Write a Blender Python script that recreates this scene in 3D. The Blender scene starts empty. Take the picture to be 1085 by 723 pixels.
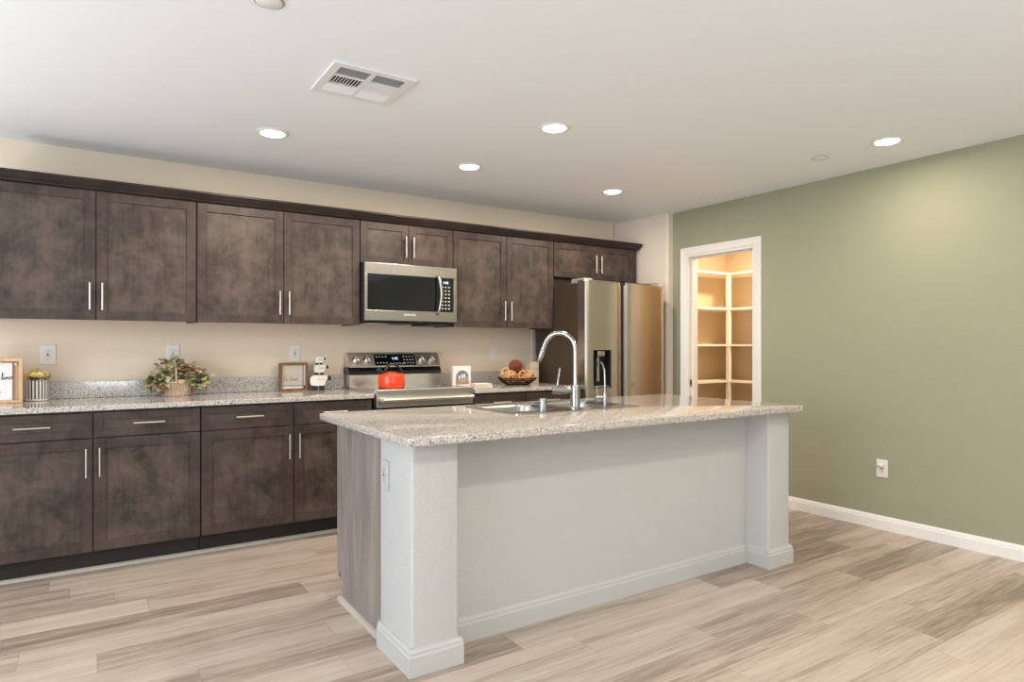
import bpy, bmesh, math, random
from mathutils import Vector, Matrix, noise as mnoise
R = math.radians
PI = math.pi
random.seed(7)
C = bpy.context.scene.collection
scn = bpy.context.scene

# ------------------------------------------------------------------ camera, world, light, exposure
CAM_H = 1.23
cd = bpy.data.cameras.new('camera')
cd.sensor_fit = 'HORIZONTAL'; cd.sensor_width = 36.0
cd.lens = 36.0 * 687.6 / 1085.0
cd.shift_y = 6.0 / 1085.0
cd.clip_start = 0.05
cam = bpy.data.objects.new('camera', cd); C.objects.link(cam)
cam.location = (0, 0, CAM_H); cam.rotation_euler = (R(90), 0, R(-33.26))
scn.camera = cam
scn.view_settings.view_transform = 'Standard'
scn.view_settings.look = 'None'
scn.view_settings.gamma = 1.0
scn.view_settings.use_curve_mapping = False
scn.view_settings.exposure = 0.0
scn.cycles.diffuse_bounces = 6
scn.cycles.max_bounces = 12

wld = bpy.data.worlds.new('world'); scn.world = wld; wld.use_nodes = True
wld.node_tree.nodes['Background'].inputs['Color'].default_value = (0.80, 0.90, 1.0, 1)
wld.node_tree.nodes['Background'].inputs['Strength'].default_value = 1.0

def area_light(name, loc, rot, sx, sy, energy, color, shape='RECTANGLE', spread=180):
    l = bpy.data.lights.new(name, 'AREA'); l.shape = shape; l.size = sx
    if shape in ('RECTANGLE', 'ELLIPSE'): l.size_y = sy
    l.energy = energy; l.color = color; l.spread = R(spread)
    o = bpy.data.objects.new(name, l); C.objects.link(o)
    o.location = loc; o.rotation_euler = rot
    return o
COOL = (0.82, 0.92, 1.0); LAMP = (1.0, 0.88, 0.73)
E_REAR, E_LEFT, E_LAMP, E_FILL = 34, 138, 15, 52
# daylight through the rear sliding door and the window in the left wall
area_light('daylight_rear', (0.9, -3.90, 1.25), (R(128), 0, 0), 4.4, 2.1, E_REAR, COOL)
area_light('daylight_left', (-3.10, 1.1, 1.30), (R(105), 0, R(-90)), 3.2, 1.9, E_LEFT, COOL)
# added fill lights out of view, aimed up to brighten the ceiling
for (lx, ly, k) in ((0.3, -1.6, 1.0), (-1.8, 3.3, 0.55), (3.2, -1.9, 0.6)):
    area_light('ceiling_fill', (lx, ly, 0.7), (R(180), 0, 0), 0.6, 0.6, E_FILL * k, (0.90, 0.955, 1.0))
# further recessed lamps of the same kind behind the camera
for (lx, ly) in ((0.9, 0.55), (2.45, 0.55), (3.9, 0.2), (0.2, -1.6), (2.4, -1.6)):
    area_light('recessed_lamp', (lx, ly, 2.43), (0, 0, 0), 0.14, 0.14, E_LAMP, LAMP, 'DISK')
# pantry ceiling lamp
area_light('pantry_lamp', (5.25, 3.75, 2.40), (0, 0, 0), 0.22, 0.22, 42, (1.0, 0.82, 0.60), 'DISK')

# ------------------------------------------------------------------ materials
def nodes_of(m): return m.node_tree.nodes, m.node_tree.links
def base_mat(name, color=(0.5, 0.5, 0.5), rough=0.5, metal=0.0, **kw):
    m = bpy.data.materials.new(name); m.use_nodes = True
    b = m.node_tree.nodes['Principled BSDF']
    b.inputs['Base Color'].default_value = (*color, 1)
    b.inputs['Roughness'].default_value = rough
    b.inputs['Metallic'].default_value = metal
    for k, v in kw.items():
        b.inputs[k.replace('_', ' ')].default_value = v
    return m
def N(m, t, **kw):
    n = m.node_tree.nodes.new(t)
    for k, v in kw.items(): setattr(n, k, v)
    return n
def coords(m, scale=(1, 1, 1), kind='Object'):
    tc = N(m, 'ShaderNodeTexCoord'); mp = N(m, 'ShaderNodeMapping')
    mp.inputs['Scale'].default_value = scale
    m.node_tree.links.new(tc.outputs[kind], mp.inputs['Vector'])
    return mp.outputs['Vector']
def noise_n(m, vec, scale, detail=4, rough=0.5, dist=0.0):
    n = N(m, 'ShaderNodeTexNoise'); n.inputs['Scale'].default_value = scale
    n.inputs['Detail'].default_value = detail; n.inputs['Roughness'].default_value = rough
    n.inputs['Distortion'].default_value = dist
    m.node_tree.links.new(vec, n.inputs['Vector'])
    return n.outputs['Fac']
def ramp(m, fac, stops, interp='LINEAR'):
    r = N(m, 'ShaderNodeValToRGB'); r.color_ramp.interpolation = interp
    el = r.color_ramp.elements
    while len(el) < len(stops): el.new(0.5)
    for e, (p, c) in zip(el, stops):
        e.position = p; e.color = (*c, 1)
    m.node_tree.links.new(fac, r.inputs['Fac'])
    return r.outputs['Color']
def bump(m, h, strength, dist=0.01):
    b = N(m, 'ShaderNodeBump'); b.inputs['Strength'].default_value = strength
    b.inputs['Distance'].default_value = dist
    m.node_tree.links.new(h, b.inputs['Height'])
    m.node_tree.links.new(b.outputs['Normal'], m.node_tree.nodes['Principled BSDF'].inputs['Normal'])
def setcol(m, c):
    m.node_tree.links.new(c, m.node_tree.nodes['Principled BSDF'].inputs['Base Color'])
def mixf(m, a, b, fac):
    x = N(m, 'ShaderNodeMath', operation='MULTIPLY'); y = N(m, 'ShaderNodeMath', operation='MULTIPLY')
    z = N(m, 'ShaderNodeMath', operation='ADD')
    m.node_tree.links.new(a, x.inputs[0]); x.inputs[1].default_value = 1 - fac
    m.node_tree.links.new(b, y.inputs[0]); y.inputs[1].default_value = fac
    m.node_tree.links.new(x.outputs[0], z.inputs[0]); m.node_tree.links.new(y.outputs[0], z.inputs[1])
    return z.outputs[0]

def paint(name, color, bumpy=0.15, rough=0.75, scale=90):
    m = base_mat(name, color, rough)
    bump(m, noise_n(m, coords(m), scale, 3, 0.6), bumpy, 0.004)
    return m
M = {}
M['ceiling'] = paint('ceiling_paint', (0.81, 0.835, 0.865), 0.08)
M['cream'] = paint('cream_wall_paint', (0.70, 0.595, 0.47), 0.10)
M['nook'] = paint('pale_wall_paint', (0.70, 0.62, 0.53), 0.10)
M['green'] = paint('sage_green_paint', (0.298, 0.298, 0.205), 0.22)
M['roomwall'] = paint('room_wall_paint', (0.72, 0.68, 0.62), 0.10)
M['island_paint'] = paint('island_white_paint', (0.505, 0.505, 0.495), 1.0, 0.6, 70)
M['island_trim'] = base_mat('island_baseboard_paint', (0.505, 0.505, 0.495), 0.4)
M['pale_trim'] = base_mat('pale_beige_moulding', (0.48, 0.43, 0.37), 0.5)
M['trim'] = base_mat('white_trim_paint', (0.76, 0.74, 0.71), 0.4)
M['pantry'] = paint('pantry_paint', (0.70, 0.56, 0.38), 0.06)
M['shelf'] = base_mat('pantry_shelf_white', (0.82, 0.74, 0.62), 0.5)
M['white_plastic'] = base_mat('white_plastic', (0.70, 0.665, 0.63), 0.35)
M['slot'] = base_mat('dark_slot', (0.03, 0.03, 0.03), 0.6)
M['vent_white'] = base_mat('vent_white_enamel', (0.75, 0.75, 0.75), 0.4)
M['duct'] = base_mat('vent_duct_dark', (0.03, 0.03, 0.03), 0.8)

def stain(name, lo, hi, rough=0.46, vscale=1.0):
    m = base_mat(name, hi, rough, Specular_IOR_Level=0.35)
    v1 = coords(m, (1, 1, 1)); v2 = coords(m, (30, 30, 3.0))
    f = mixf(m, noise_n(m, v1, 6.0 * vscale, 10, 0.72, 0.4), noise_n(m, v2, 1.3, 6, 0.6), 0.22)
    mid = tuple((a + b) / 2 for a, b in zip(lo, hi))
    setcol(m, ramp(m, f, ((0.36, lo), (0.50, mid), (0.63, hi))))
    return m
M['cab'] = stain('stained_cabinet_frame', (0.027, 0.017, 0.014), (0.085, 0.056, 0.047))
M['cabp'] = stain('stained_cabinet_panel', (0.026, 0.0175, 0.014), (0.112, 0.081, 0.065))
M['toe'] = base_mat('dark_toe_kick', (0.014, 0.010, 0.008), 0.6)
M['crown'] = stain('stained_crown', (0.012, 0.007, 0.006), (0.034, 0.021, 0.018))
M['cab_in'] = base_mat('cabinet_underside', (0.30, 0.12, 0.05), 0.5)
def laminate():
    m = base_mat('grey_brown_end_panel', (0.2, 0.17, 0.15), 0.5)
    f = mixf(m, noise_n(m, coords(m, (60, 60, 2.5)), 1.2, 6, 0.65), noise_n(m, coords(m, (9, 9, 1.2)), 1.3, 4, 0.6), 0.4)
    setcol(m, ramp(m, f, ((0.33, (0.16, 0.13, 0.118)), (0.5, (0.25, 0.212, 0.195)), (0.68, (0.345, 0.305, 0.285)))))
    return m
M['laminate'] = laminate()
M['nickel'] = base_mat('brushed_nickel', (0.56, 0.51, 0.455), 0.28, 1.0)
M['chrome'] = base_mat('polished_chrome', (0.38, 0.37, 0.36), 0.18, 1.0)
def steel(name, col, rough, axis):
    m = base_mat(name, col, rough, 1.0)
    s = (2, 2, 400) if axis == 'z' else (400, 400, 2)
    f = noise_n(m, coords(m, s), 1.0, 2, 0.5)
    r = N(m, 'ShaderNodeMapRange'); r.inputs['To Min'].default_value = rough - 0.05; r.inputs['To Max'].default_value = rough + 0.07
    m.node_tree.links.new(f, r.inputs['Value'])
    m.node_tree.links.new(r.outputs['Result'], m.node_tree.nodes['Principled BSDF'].inputs['Roughness'])
    return m
M['steel'] = steel('brushed_stainless', (0.40, 0.375, 0.345), 0.24, 'z')
M['range_steel'] = steel('range_stainless', (0.72, 0.69, 0.64), 0.30, 'z')
M['fridge_steel'] = steel('fridge_stainless', (0.56, 0.51, 0.44), 0.22, 'x')
M['sink_steel'] = steel('sink_stainless', (0.46, 0.45, 0.43), 0.22, 'z')
M['fridge_side'] = base_mat('fridge_dark_side', (0.050, 0.032, 0.018), 0.45)
M['black'] = base_mat('black_glass', (0.006, 0.006, 0.007), 0.06)
M['black_matte'] = base_mat('black_plastic', (0.012, 0.012, 0.012), 0.45)
M['grey_plastic'] = base_mat('grey_plastic', (0.30, 0.29, 0.27), 0.4)
M['legend'] = base_mat('printed_legend', (0.62, 0.60, 0.55), 0.5)
def emit(name, col, s):
    m = base_mat(name, col, 0.5); b = m.node_tree.nodes['Principled BSDF']
    b.inputs['Emission Color'].default_value = (*col, 1); b.inputs['Emission Strength'].default_value = s
    return m
M['digits'] = emit('blue_digits', (0.45, 0.55, 1.0), 2.0)
M['lens'] = emit('lamp_lens', (1.0, 0.95, 0.86), 9.0)
M['lcd'] = base_mat('dark_display', (0.012, 0.012, 0.05), 0.2)

def granite():
    m = base_mat('speckled_granite', (0.5, 0.46, 0.42), 0.07)
    v = coords(m)
    vo = N(m, 'ShaderNodeTexVoronoi'); vo.inputs['Scale'].default_value = 300
    m.node_tree.links.new(v, vo.inputs['Vector'])
    s = N(m, 'ShaderNodeSeparateColor'); m.node_tree.links.new(vo.outputs['Color'], s.inputs[0])
    f = mixf(m, s.outputs[0], noise_n(m, v, 110, 2, 0.5), 0.30)
    setcol(m, ramp(m, f, ((0.15, (0.07, 0.066, 0.063)), (0.27, (0.24, 0.22, 0.20)), (0.40, (0.44, 0.395, 0.35)),
                          (0.62, (0.57, 0.51, 0.455)), (0.85, (0.70, 0.66, 0.61)))))
    return m
M['granite'] = granite()

def floor_mat():
    m = base_mat('oak_plank_floor', (0.5, 0.4, 0.3), 0.33)
    L = m.node_tree.links
    def mth(op, a, b=None, c=None):
        n = N(m, 'ShaderNodeMath', operation=op)
        for i, x in enumerate((a, b, c)):
            if x is None: continue
            if isinstance(x, (int, float)): n.inputs[i].default_value = x
            else: L.new(x, n.inputs[i])
        return n.outputs[0]
    tc = N(m, 'ShaderNodeTexCoord'); sp = N(m, 'ShaderNodeSeparateXYZ'); L.new(tc.outputs['Object'], sp.inputs[0])
    X, Y = sp.outputs[0], sp.outputs[1]
    v = mth('DIVIDE', Y, 0.1815); row = mth('FLOOR', v); fv = mth('SUBTRACT', v, row)
    w1 = N(m, 'ShaderNodeTexWhiteNoise', noise_dimensions='1D'); L.new(mth('ADD', row, 17.3), w1.inputs['W'])
    u = mth('ADD', mth('DIVIDE', X, 1.22), mth('MULTIPLY', w1.outputs['Value'], 5.0))
    col = mth('FLOOR', u); fu = mth('SUBTRACT', u, col)
    cb = N(m, 'ShaderNodeCombineXYZ'); L.new(row, cb.inputs[0]); L.new(col, cb.inputs[1])
    w2 = N(m, 'ShaderNodeTexWhiteNoise', noise_dimensions='2D'); L.new(cb.outputs[0], w2.inputs['Vector'])
    rnd = w2.outputs['Value']
    g = N(m, 'ShaderNodeCombineXYZ')
    L.new(mth('ADD', mth('MULTIPLY', X, 0.85), mth('MULTIPLY', rnd, 61.0)), g.inputs[0])
    L.new(mth('ADD', mth('MULTIPLY', Y, 13.0), mth('MULTIPLY', rnd, 23.0)), g.inputs[1])
    g1 = noise_n(m, g.outputs[0], 1.0, 5, 0.58, 0.5)
    g3 = N(m, 'ShaderNodeCombineXYZ')
    L.new(mth('ADD', mth('MULTIPLY', X, 4.5), mth('MULTIPLY', rnd, 31.0)), g3.inputs[0]); L.new(mth('MULTIPLY', Y, 95.0), g3.inputs[1])
    g2 = noise_n(m, g3.outputs[0], 1.0, 4, 0.6)
    f = mth('ADD', mth('ADD', mth('MULTIPLY', g1, 0.46), mth('MULTIPLY', g2, 0.40)), mth('MULTIPLY', mth('SUBTRACT', rnd, 0.42), 0.18))
    c = ramp(m, f, ((0.27, (0.19, 0.143, 0.110)), (0.37, (0.32, 0.252, 0.202)), (0.46, (0.455, 0.372, 0.308)), (0.60, (0.56, 0.475, 0.405))))
    dv = mth('MULTIPLY', mth('MINIMUM', fv, mth('SUBTRACT', 1.0, fv)), 0.1815)
    du = mth('MULTIPLY', mth('MINIMUM', fu, mth('SUBTRACT', 1.0, fu)), 1.22)
    gap = mth('LESS_THAN', mth('MINIMUM', dv, du), 0.0012)
    mx = N(m, 'ShaderNodeMix', data_type='RGBA'); L.new(mth('MULTIPLY', gap, 0.45), mx.inputs['Factor'])
    L.new(c, mx.inputs['A']); mx.inputs['B'].default_value = (0.15, 0.105, 0.07, 1)
    setcol(m, mx.outputs['Result'])
    return m
M['floor'] = floor_mat()

def island_color(name, stops, rough=0.6):          # one tint per loose piece of a mesh (leaves, petals)
    m = base_mat(name, stops[0][1], rough)
    g = N(m, 'ShaderNodeNewGeometry'); setcol(m, ramp(m, g.outputs['Random Per Island'], stops)); return m
M['leaf'] = island_color('variegated_leaf', ((0.0, (0.10, 0.11, 0.04)), (0.25, (0.27, 0.28, 0.13)), (0.5, (0.46, 0.46, 0.28)),
                                          (0.74, (0.52, 0.38, 0.25)), (0.9, (0.30, 0.07, 0.04)), (1.0, (0.15, 0.08, 0.03))))
M['petal'] = island_color('yellow_petal', ((0.0, (0.92, 0.76, 0.27)), (0.5, (0.95, 0.85, 0.45)), (1.0, (0.88, 0.68, 0.20))))
M['green_leaf'] = island_color('olive_leaf', ((0.0, (0.10, 0.10, 0.02)), (1.0, (0.25, 0.24, 0.07))))
def woven(name, lo, hi, sc):
    m = base_mat(name, hi, 0.7)
    f = noise_n(m, coords(m, (1, 1, 2)), sc, 3, 0.6)
    setcol(m, ramp(m, f, ((0.35, lo), (0.65, hi)))); bump(m, f, 0.5, 0.004); return m
M['wicker'] = woven('basket_wicker', (0.34, 0.23, 0.15), (0.66, 0.52, 0.40), 120)
M['rattan_tan'] = woven('tan_rattan', (0.42, 0.19, 0.06), (0.68, 0.38, 0.16), 90)
M['rattan_pale'] = woven('pale_rattan', (0.48, 0.27, 0.12), (0.74, 0.50, 0.27), 90)
M['rattan_red'] = woven('red_brown_rattan', (0.12, 0.022, 0.010), (0.27, 0.06, 0.025), 90)
M['ball_core'] = base_mat('rattan_shadow_core', (0.09, 0.035, 0.015), 0.9)
M['wire'] = base_mat('dark_bronze_wire', (0.03, 0.016, 0.010), 0.45, 0.6)
def woodm(name, lo, hi, axis=(40, 40, 3)):
    m = base_mat(name, hi, 0.5)
    setcol(m, ramp(m, noise_n(m, coords(m, axis), 1.0, 5, 0.6), ((0.35, lo), (0.65, hi)))); return m
M['pine'] = woodm('light_pine', (0.52, 0.32, 0.17), (0.70, 0.47, 0.28))
M['walnut'] = woodm('brown_frame_wood', (0.11, 0.048, 0.020), (0.24, 0.115, 0.05))
M['whitewash'] = woodm('whitewashed_wood', (0.50, 0.41, 0.31), (0.70, 0.61, 0.50), (3, 3, 55))
M['paper'] = base_mat('white_card', (0.74, 0.72, 0.70), 0.7)
M['beige_board'] = base_mat('beige_board', (0.56, 0.50, 0.40), 0.7)
M['plaid'] = base_mat('grey_blue_stripe', (0.22, 0.23, 0.26), 0.7)
M['plaid_white'] = base_mat('white_stripe', (0.72, 0.69, 0.63), 0.7)
M['ink'] = base_mat('black_ink', (0.02, 0.02, 0.02), 0.6)
M['faint_ink'] = base_mat('brown_grey_ink', (0.28, 0.22, 0.18), 0.7)
M['sheep'] = base_mat('white_sheep_enamel', (0.78, 0.74, 0.68), 0.5)
M['red'] = base_mat('orange_red_enamel', (0.80, 0.065, 0.018), 0.14)
M['arch_grey'] = base_mat('grey_blue_arch', (0.33, 0.34, 0.34), 0.6)
M['arch_floor'] = base_mat('brown_arch_floor', (0.38, 0.22, 0.12), 0.6)
M['cloth'] = base_mat('white_cotton', (0.74, 0.67, 0.59), 0.9)
def stripes():
    m = base_mat('striped_pot', (0.8, 0.8, 0.8), 0.3)
    tc = N(m, 'ShaderNodeTexCoord'); sp = N(m, 'ShaderNodeSeparateXYZ'); L = m.node_tree.links
    L.new(tc.outputs['Object'], sp.inputs[0])
    a = N(m, 'ShaderNodeMath', operation='ARCTAN2'); L.new(sp.outputs[0], a.inputs[0]); L.new(sp.outputs[1], a.inputs[1])
    s = N(m, 'ShaderNodeMath', operation='MULTIPLY'); L.new(a.outputs[0], s.inputs[0]); s.inputs[1].default_value = 22 / (2 * PI)
    f = N(m, 'ShaderNodeMath', operation='FRACT'); L.new(s.outputs[0], f.inputs[0])
    z = N(m, 'ShaderNodeMath', operation='GREATER_THAN'); L.new(sp.outputs[2], z.inputs[0]); z.inputs[1].default_value = 0.012
    t = N(m, 'ShaderNodeMath', operation='LESS_THAN'); L.new(f.outputs[0], t.inputs[0]); t.inputs[1].default_value = 0.5
    k = N(m, 'ShaderNodeMath', operation='MULTIPLY'); L.new(z.outputs[0], k.inputs[0]); L.new(t.outputs[0], k.inputs[1])
    setcol(m, ramp(m, k.outputs[0], ((0.4, (0.74, 0.70, 0.66)), (0.6, (0.075, 0.070, 0.095))), 'CONSTANT'))
    return m
M['stripes'] = stripes()

# ------------------------------------------------------------------ mesh helpers
def bm_new(): return bmesh.new()
def box(bm, x0, x1, y0, y1, z0, z1, bev=0.0, seg=2):
    t = bmesh.new()
    bmesh.ops.create_cube(t, size=1.0)
    for v in t.verts:
        v.co = Vector((x0 + (v.co.x + .5) * (x1 - x0), y0 + (v.co.y + .5) * (y1 - y0), z0 + (v.co.z + .5) * (z1 - z0)))
    if bev > 0:
        bmesh.ops.bevel(t, geom=t.edges[:], offset=bev, segments=seg, affect='EDGES', profile=0.5)
    merge(bm, t); return bm
def merge(bm, t, mat=None):
    if mat is not None: bmesh.ops.transform(t, matrix=mat, verts=t.verts)
    me = bpy.data.meshes.new('tmp'); t.to_mesh(me); t.free(); bm.from_mesh(me); bpy.data.meshes.remove(me)
def tube(bm, pts, r, n=10, closed=False, cap=True):
    pts = [Vector(p) for p in pts]; m = len(pts)
    rs = r if isinstance(r, (list, tuple)) else [r] * m
    rings = []; prev = None
    for i, p in enumerate(pts):
        if closed: d = (pts[(i + 1) % m] - pts[i - 1])
        else: d = pts[min(i + 1, m - 1)] - pts[max(i - 1, 0)]
        if d.length < 1e-9: d = Vector((0, 0, 1))
        d.normalize()
        if prev is None:
            up = Vector((0, 0, 1)) if abs(d.z) < 0.9 else Vector((1, 0, 0))
            a = d.cross(up).normalized()
        else:
            a = (prev - d * prev.dot(d)); a = a.normalized() if a.length > 1e-6 else d.orthogonal().normalized()
        prev = a; b = d.cross(a)
        rings.append([bm.verts.new(p + (a * math.cos(2 * PI * k / n) + b * math.sin(2 * PI * k / n)) * rs[i]) for k in range(n)])
    rng = range(m) if closed else range(m - 1)
    for i in rng:
        A, B = rings[i], rings[(i + 1) % m]
        for k in range(n): bm.faces.new((A[k], A[(k + 1) % n], B[(k + 1) % n], B[k]))
    if cap and not closed:
        bm.faces.new(rings[0][::-1]); bm.faces.new(rings[-1])
    return bm
def lathe(bm, prof, n=32, center=(0, 0, 0), axis='z', cap=True):
    cx, cy, cz = center; rings = []
    for r, h in prof:
        ring = []
        for k in range(n):
            a = 2 * PI * k / n; c, s = r * math.cos(a), r * math.sin(a)
            if axis == 'z': p = (cx + c, cy + s, cz + h)
            elif axis == 'y': p = (cx + c, cy + h, cz - s)
            else: p = (cx + h, cy + c, cz + s)
            ring.append(bm.verts.new(p))
        rings.append(ring)
    for A, B in zip(rings, rings[1:]):
        for k in range(n): bm.faces.new((A[k], A[(k + 1) % n], B[(k + 1) % n], B[k]))
    if cap:
        if prof[0][0] > 1e-6: bm.faces.new(rings[0][::-1])
        if prof[-1][0] > 1e-6: bm.faces.new(rings[-1])
    return bm
def prism(bm, poly, fn, d0, d1, bev=0):
    """extrude a 2D polygon: fn(u, v, d) -> point"""
    t = bmesh.new()
    a = [t.verts.new(fn(u, v, d0)) for u, v in poly]; b = [t.verts.new(fn(u, v, d1)) for u, v in poly]
    t.faces.new(a[::-1]); t.faces.new(b); n = len(poly)
    for i in range(n): t.faces.new((a[i], a[(i + 1) % n], b[(i + 1) % n], b[i]))
    if bev: bmesh.ops.bevel(t, geom=t.edges[:], offset=bev, segments=2, affect='EDGES', profile=0.5)
    bmesh.ops.recalc_face_normals(t, faces=t.faces); merge(bm, t); return bm
def rrect(x0, x1, y0, y1, r, n=6):
    pts = []
    for cx, cy, a0 in ((x1 - r, y1 - r, 0), (x0 + r, y1 - r, 90), (x0 + r, y0 + r, 180), (x1 - r, y0 + r, 270)):
        for k in range(n + 1):
            a = R(a0 + 90 * k / n); pts.append((cx + r * math.cos(a), cy + r * math.sin(a)))
    return pts
def plate(bm, outer, holes, z0, z1):
    """horizontal slab with holes"""
    t = bmesh.new()
    for z, flip in ((z1, False), (z0, True)):
        es = []
        for loop in [outer] + holes:
            vs = [t.verts.new((x, y, z)) for x, y in loop]
            es += [t.edges.new((vs[i], vs[(i + 1) % len(vs)])) for i in range(len(vs))]
        bmesh.ops.triangle_fill(t, use_beauty=True, use_dissolve=False, edges=es)
    for loop in [outer] + holes:
        n = len(loop)
        for i in range(n):
            (xa, ya), (xb, yb) = loop[i], loop[(i + 1) % n]
            t.faces.new([t.verts.new(p) for p in ((xa, ya, z0), (xb, yb, z0), (xb, yb, z1), (xa, ya, z1))])
    bmesh.ops.remove_doubles(t, verts=t.verts, dist=1e-5)
    bmesh.ops.recalc_face_normals(t, faces=t.faces); merge(bm, t); return bm
def sphere(bm, c, r, sx=1, sy=1, sz=1, seg=16):
    t = bmesh.new(); bmesh.ops.create_uvsphere(t, u_segments=seg, v_segments=seg // 2 + 2, radius=r)
    merge(bm, t, Matrix.Translation(c) @ Matrix.Diagonal((sx, sy, sz, 1))); return bm

def obj(name, bm, m, parent=None, smooth=None, origin=None, rot=None):
    """one mesh object; bm in world coordinates, moved so the origin is the thing's base"""
    org = Vector(parent['_org']) if parent is not None else Vector(origin or (0, 0, 0))
    bmesh.ops.recalc_face_normals(bm, faces=bm.faces)
    bmesh.ops.translate(bm, vec=-org, verts=bm.verts)
    me = bpy.data.meshes.new(name); bm.to_mesh(me); bm.free()
    me.materials.append(m)
    if smooth is not None:
        me.polygons.foreach_set('use_smooth', [True] * len(me.polygons))
        me.set_sharp_from_angle(angle=R(smooth))
    o = bpy.data.objects.new(name, me); C.objects.link(o)
    if parent is not None:
        o.parent = parent; o['_org'] = list(org)
    else:
        o.location = org; o['_org'] = list(org)
    return o
def thing(name, label, cat, loc, group=None):
    o = bpy.data.objects.new(name, None); C.objects.link(o); o.location = loc; o['_org'] = list(loc)
    o.empty_display_size = 0.1
    o['label'] = label; o['category'] = cat; o['kind'] = 'thing'
    if group: o['group'] = group
    return o
def tag(o, label, cat, group=None, kind='thing'):
    o['label'] = label; o['category'] = cat; o['kind'] = kind
    if group: o['group'] = group
    return o
def struct(name, bm, m, label, cat, parent=None, smooth=None):
    o = obj(name, bm, m, parent, smooth)
    if parent is None: tag(o, label, cat, None, 'structure')
    return o
def dup(root, loc, label=None, group=None, rotz=None):
    r = root.copy(); C.objects.link(r); r.location = loc
    if rotz is not None: r.rotation_euler = (0, 0, rotz)
    if label: r['label'] = label
    if group: r['group'] = group
    for ch in list(root.children):
        c = ch.copy(); C.objects.link(c); c.parent = r
        for g in list(ch.children):
            d = g.copy(); C.objects.link(d); d.parent = c
    return r
def text_bm(s, size, to_world, depth=0.0006, bold=0.0):
    cu = bpy.data.curves.new('t', 'FONT'); cu.body = s; cu.size = size; cu.align_x = 'CENTER'; cu.align_y = 'CENTER'
    cu.extrude = depth; cu.offset = bold
    o = bpy.data.objects.new('t', cu); C.objects.link(o)
    bpy.context.view_layer.update()
    me = bpy.data.meshes.new_from_object(o.evaluated_get(bpy.context.evaluated_depsgraph_get()))
    bm = bmesh.new(); bm.from_mesh(me); bmesh.ops.transform(bm, matrix=to_world, verts=bm.verts)
    bpy.data.objects.remove(o); bpy.data.curves.remove(cu); bpy.data.meshes.remove(me)
    return bm
def facing_front(x, y, z, rotz=0.0, tilt=0.0):      # text plane that faces -y
    return Matrix.Translation((x, y, z)) @ Matrix.Rotation(rotz, 4, 'Z') @ Matrix.Rotation(R(90) - tilt, 4, 'X')
def smooth_path(pts, k=6):
    pts = [Vector(p) for p in pts]; out = []
    for i in range(len(pts) - 1):
        p0 = pts[max(i - 1, 0)]; p1 = pts[i]; p2 = pts[i + 1]; p3 = pts[min(i + 2, len(pts) - 1)]
        for j in range(k):
            t = j / k
            out.append(0.5 * ((2 * p1) + (p2 - p0) * t + (2 * p0 - 5 * p1 + 4 * p2 - p3) * t * t + (3 * p1 - p0 - 3 * p2 + p3) * t ** 3))
    out.append(pts[-1]); return out

# ------------------------------------------------------------------ the room
H = 2.445; W = 4.80; RX = 4.48; LXW = -3.2; RY = -4.0
bm = bm_new(); box(bm, LXW - .15, 6.25, RY - .15, W + .12, -0.12, 0.0)
struct('floor', bm, M['floor'], 'light oak plank floor running through the kitchen', 'floor')
bm = bm_new(); box(bm, LXW - .15, 6.25, RY - .15, W + .12, H, H + .12)
struct('ceiling', bm, M['ceiling'], 'flat white ceiling with recessed lights', 'ceiling')
bm = bm_new(); box(bm, LXW, 4.345, W, W + .12, 0, H)
struct('wall_back', bm, M['cream'], 'cream wall behind the dark cabinets', 'wall')
# the short wall beside the refrigerator, slightly out of square, returning to the green wall
bm = bm_new()
prism(bm, [(4.345, W + .12), (4.405, 4.165), (4.425, 4.15), (RX - .001, 4.15), (RX - .001, W + .12)], lambda u, v, d: (u, v, d), 0, H)
struct('wall_nook', bm, M['nook'], 'pale wall beside the refrigerator ending at the green wall', 'wall')
# green wall with the pantry opening
DY0, DY1, DZ = 3.283, 3.985, 2.045
bm = bm_new()
box(bm, RX, RX + .115, RY, DY0, 0, H); box(bm, RX, RX + .115, DY1, W + .12, 0, H); box(bm, RX, RX + .115, DY0, DY1, DZ, H)
struct('wall_right', bm, M['green'], 'sage green wall with the pantry doorway', 'wall')
# rear and left walls with their glazed openings
bm = bm_new()
box(bm, LXW - .15, -1.35, RY - .15, RY, 0, H); box(bm, 3.15, RX + .115, RY - .15, RY, 0, H); box(bm, -1.35, 3.15, RY - .15, RY, 2.32, H)
struct('wall_rear', bm, M['roomwall'], 'white wall behind the camera with a sliding glass door opening', 'wall')
bm = bm_new()
box(bm, LXW - .15, LXW, RY, -.55, 0, H); box(bm, LXW - .15, LXW, 2.75, W + .12, 0, H)
box(bm, LXW - .15, LXW, -.55, 2.75, 0, .32); box(bm, LXW - .15, LXW, -.55, 2.75, 2.28, H)
struct('wall_left', bm, M['roomwall'], 'white wall left of the kitchen with a wide window opening', 'wall')
# pantry room
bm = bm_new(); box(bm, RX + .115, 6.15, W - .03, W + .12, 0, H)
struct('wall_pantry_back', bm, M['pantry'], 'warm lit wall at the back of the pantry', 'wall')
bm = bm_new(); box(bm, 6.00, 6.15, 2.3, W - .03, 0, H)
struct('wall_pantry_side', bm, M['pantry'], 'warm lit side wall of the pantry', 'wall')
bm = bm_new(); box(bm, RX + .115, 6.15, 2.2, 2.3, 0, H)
struct('wall_pantry_front', bm, M['pantry'], 'warm lit near wall of the pantry', 'wall')

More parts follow.
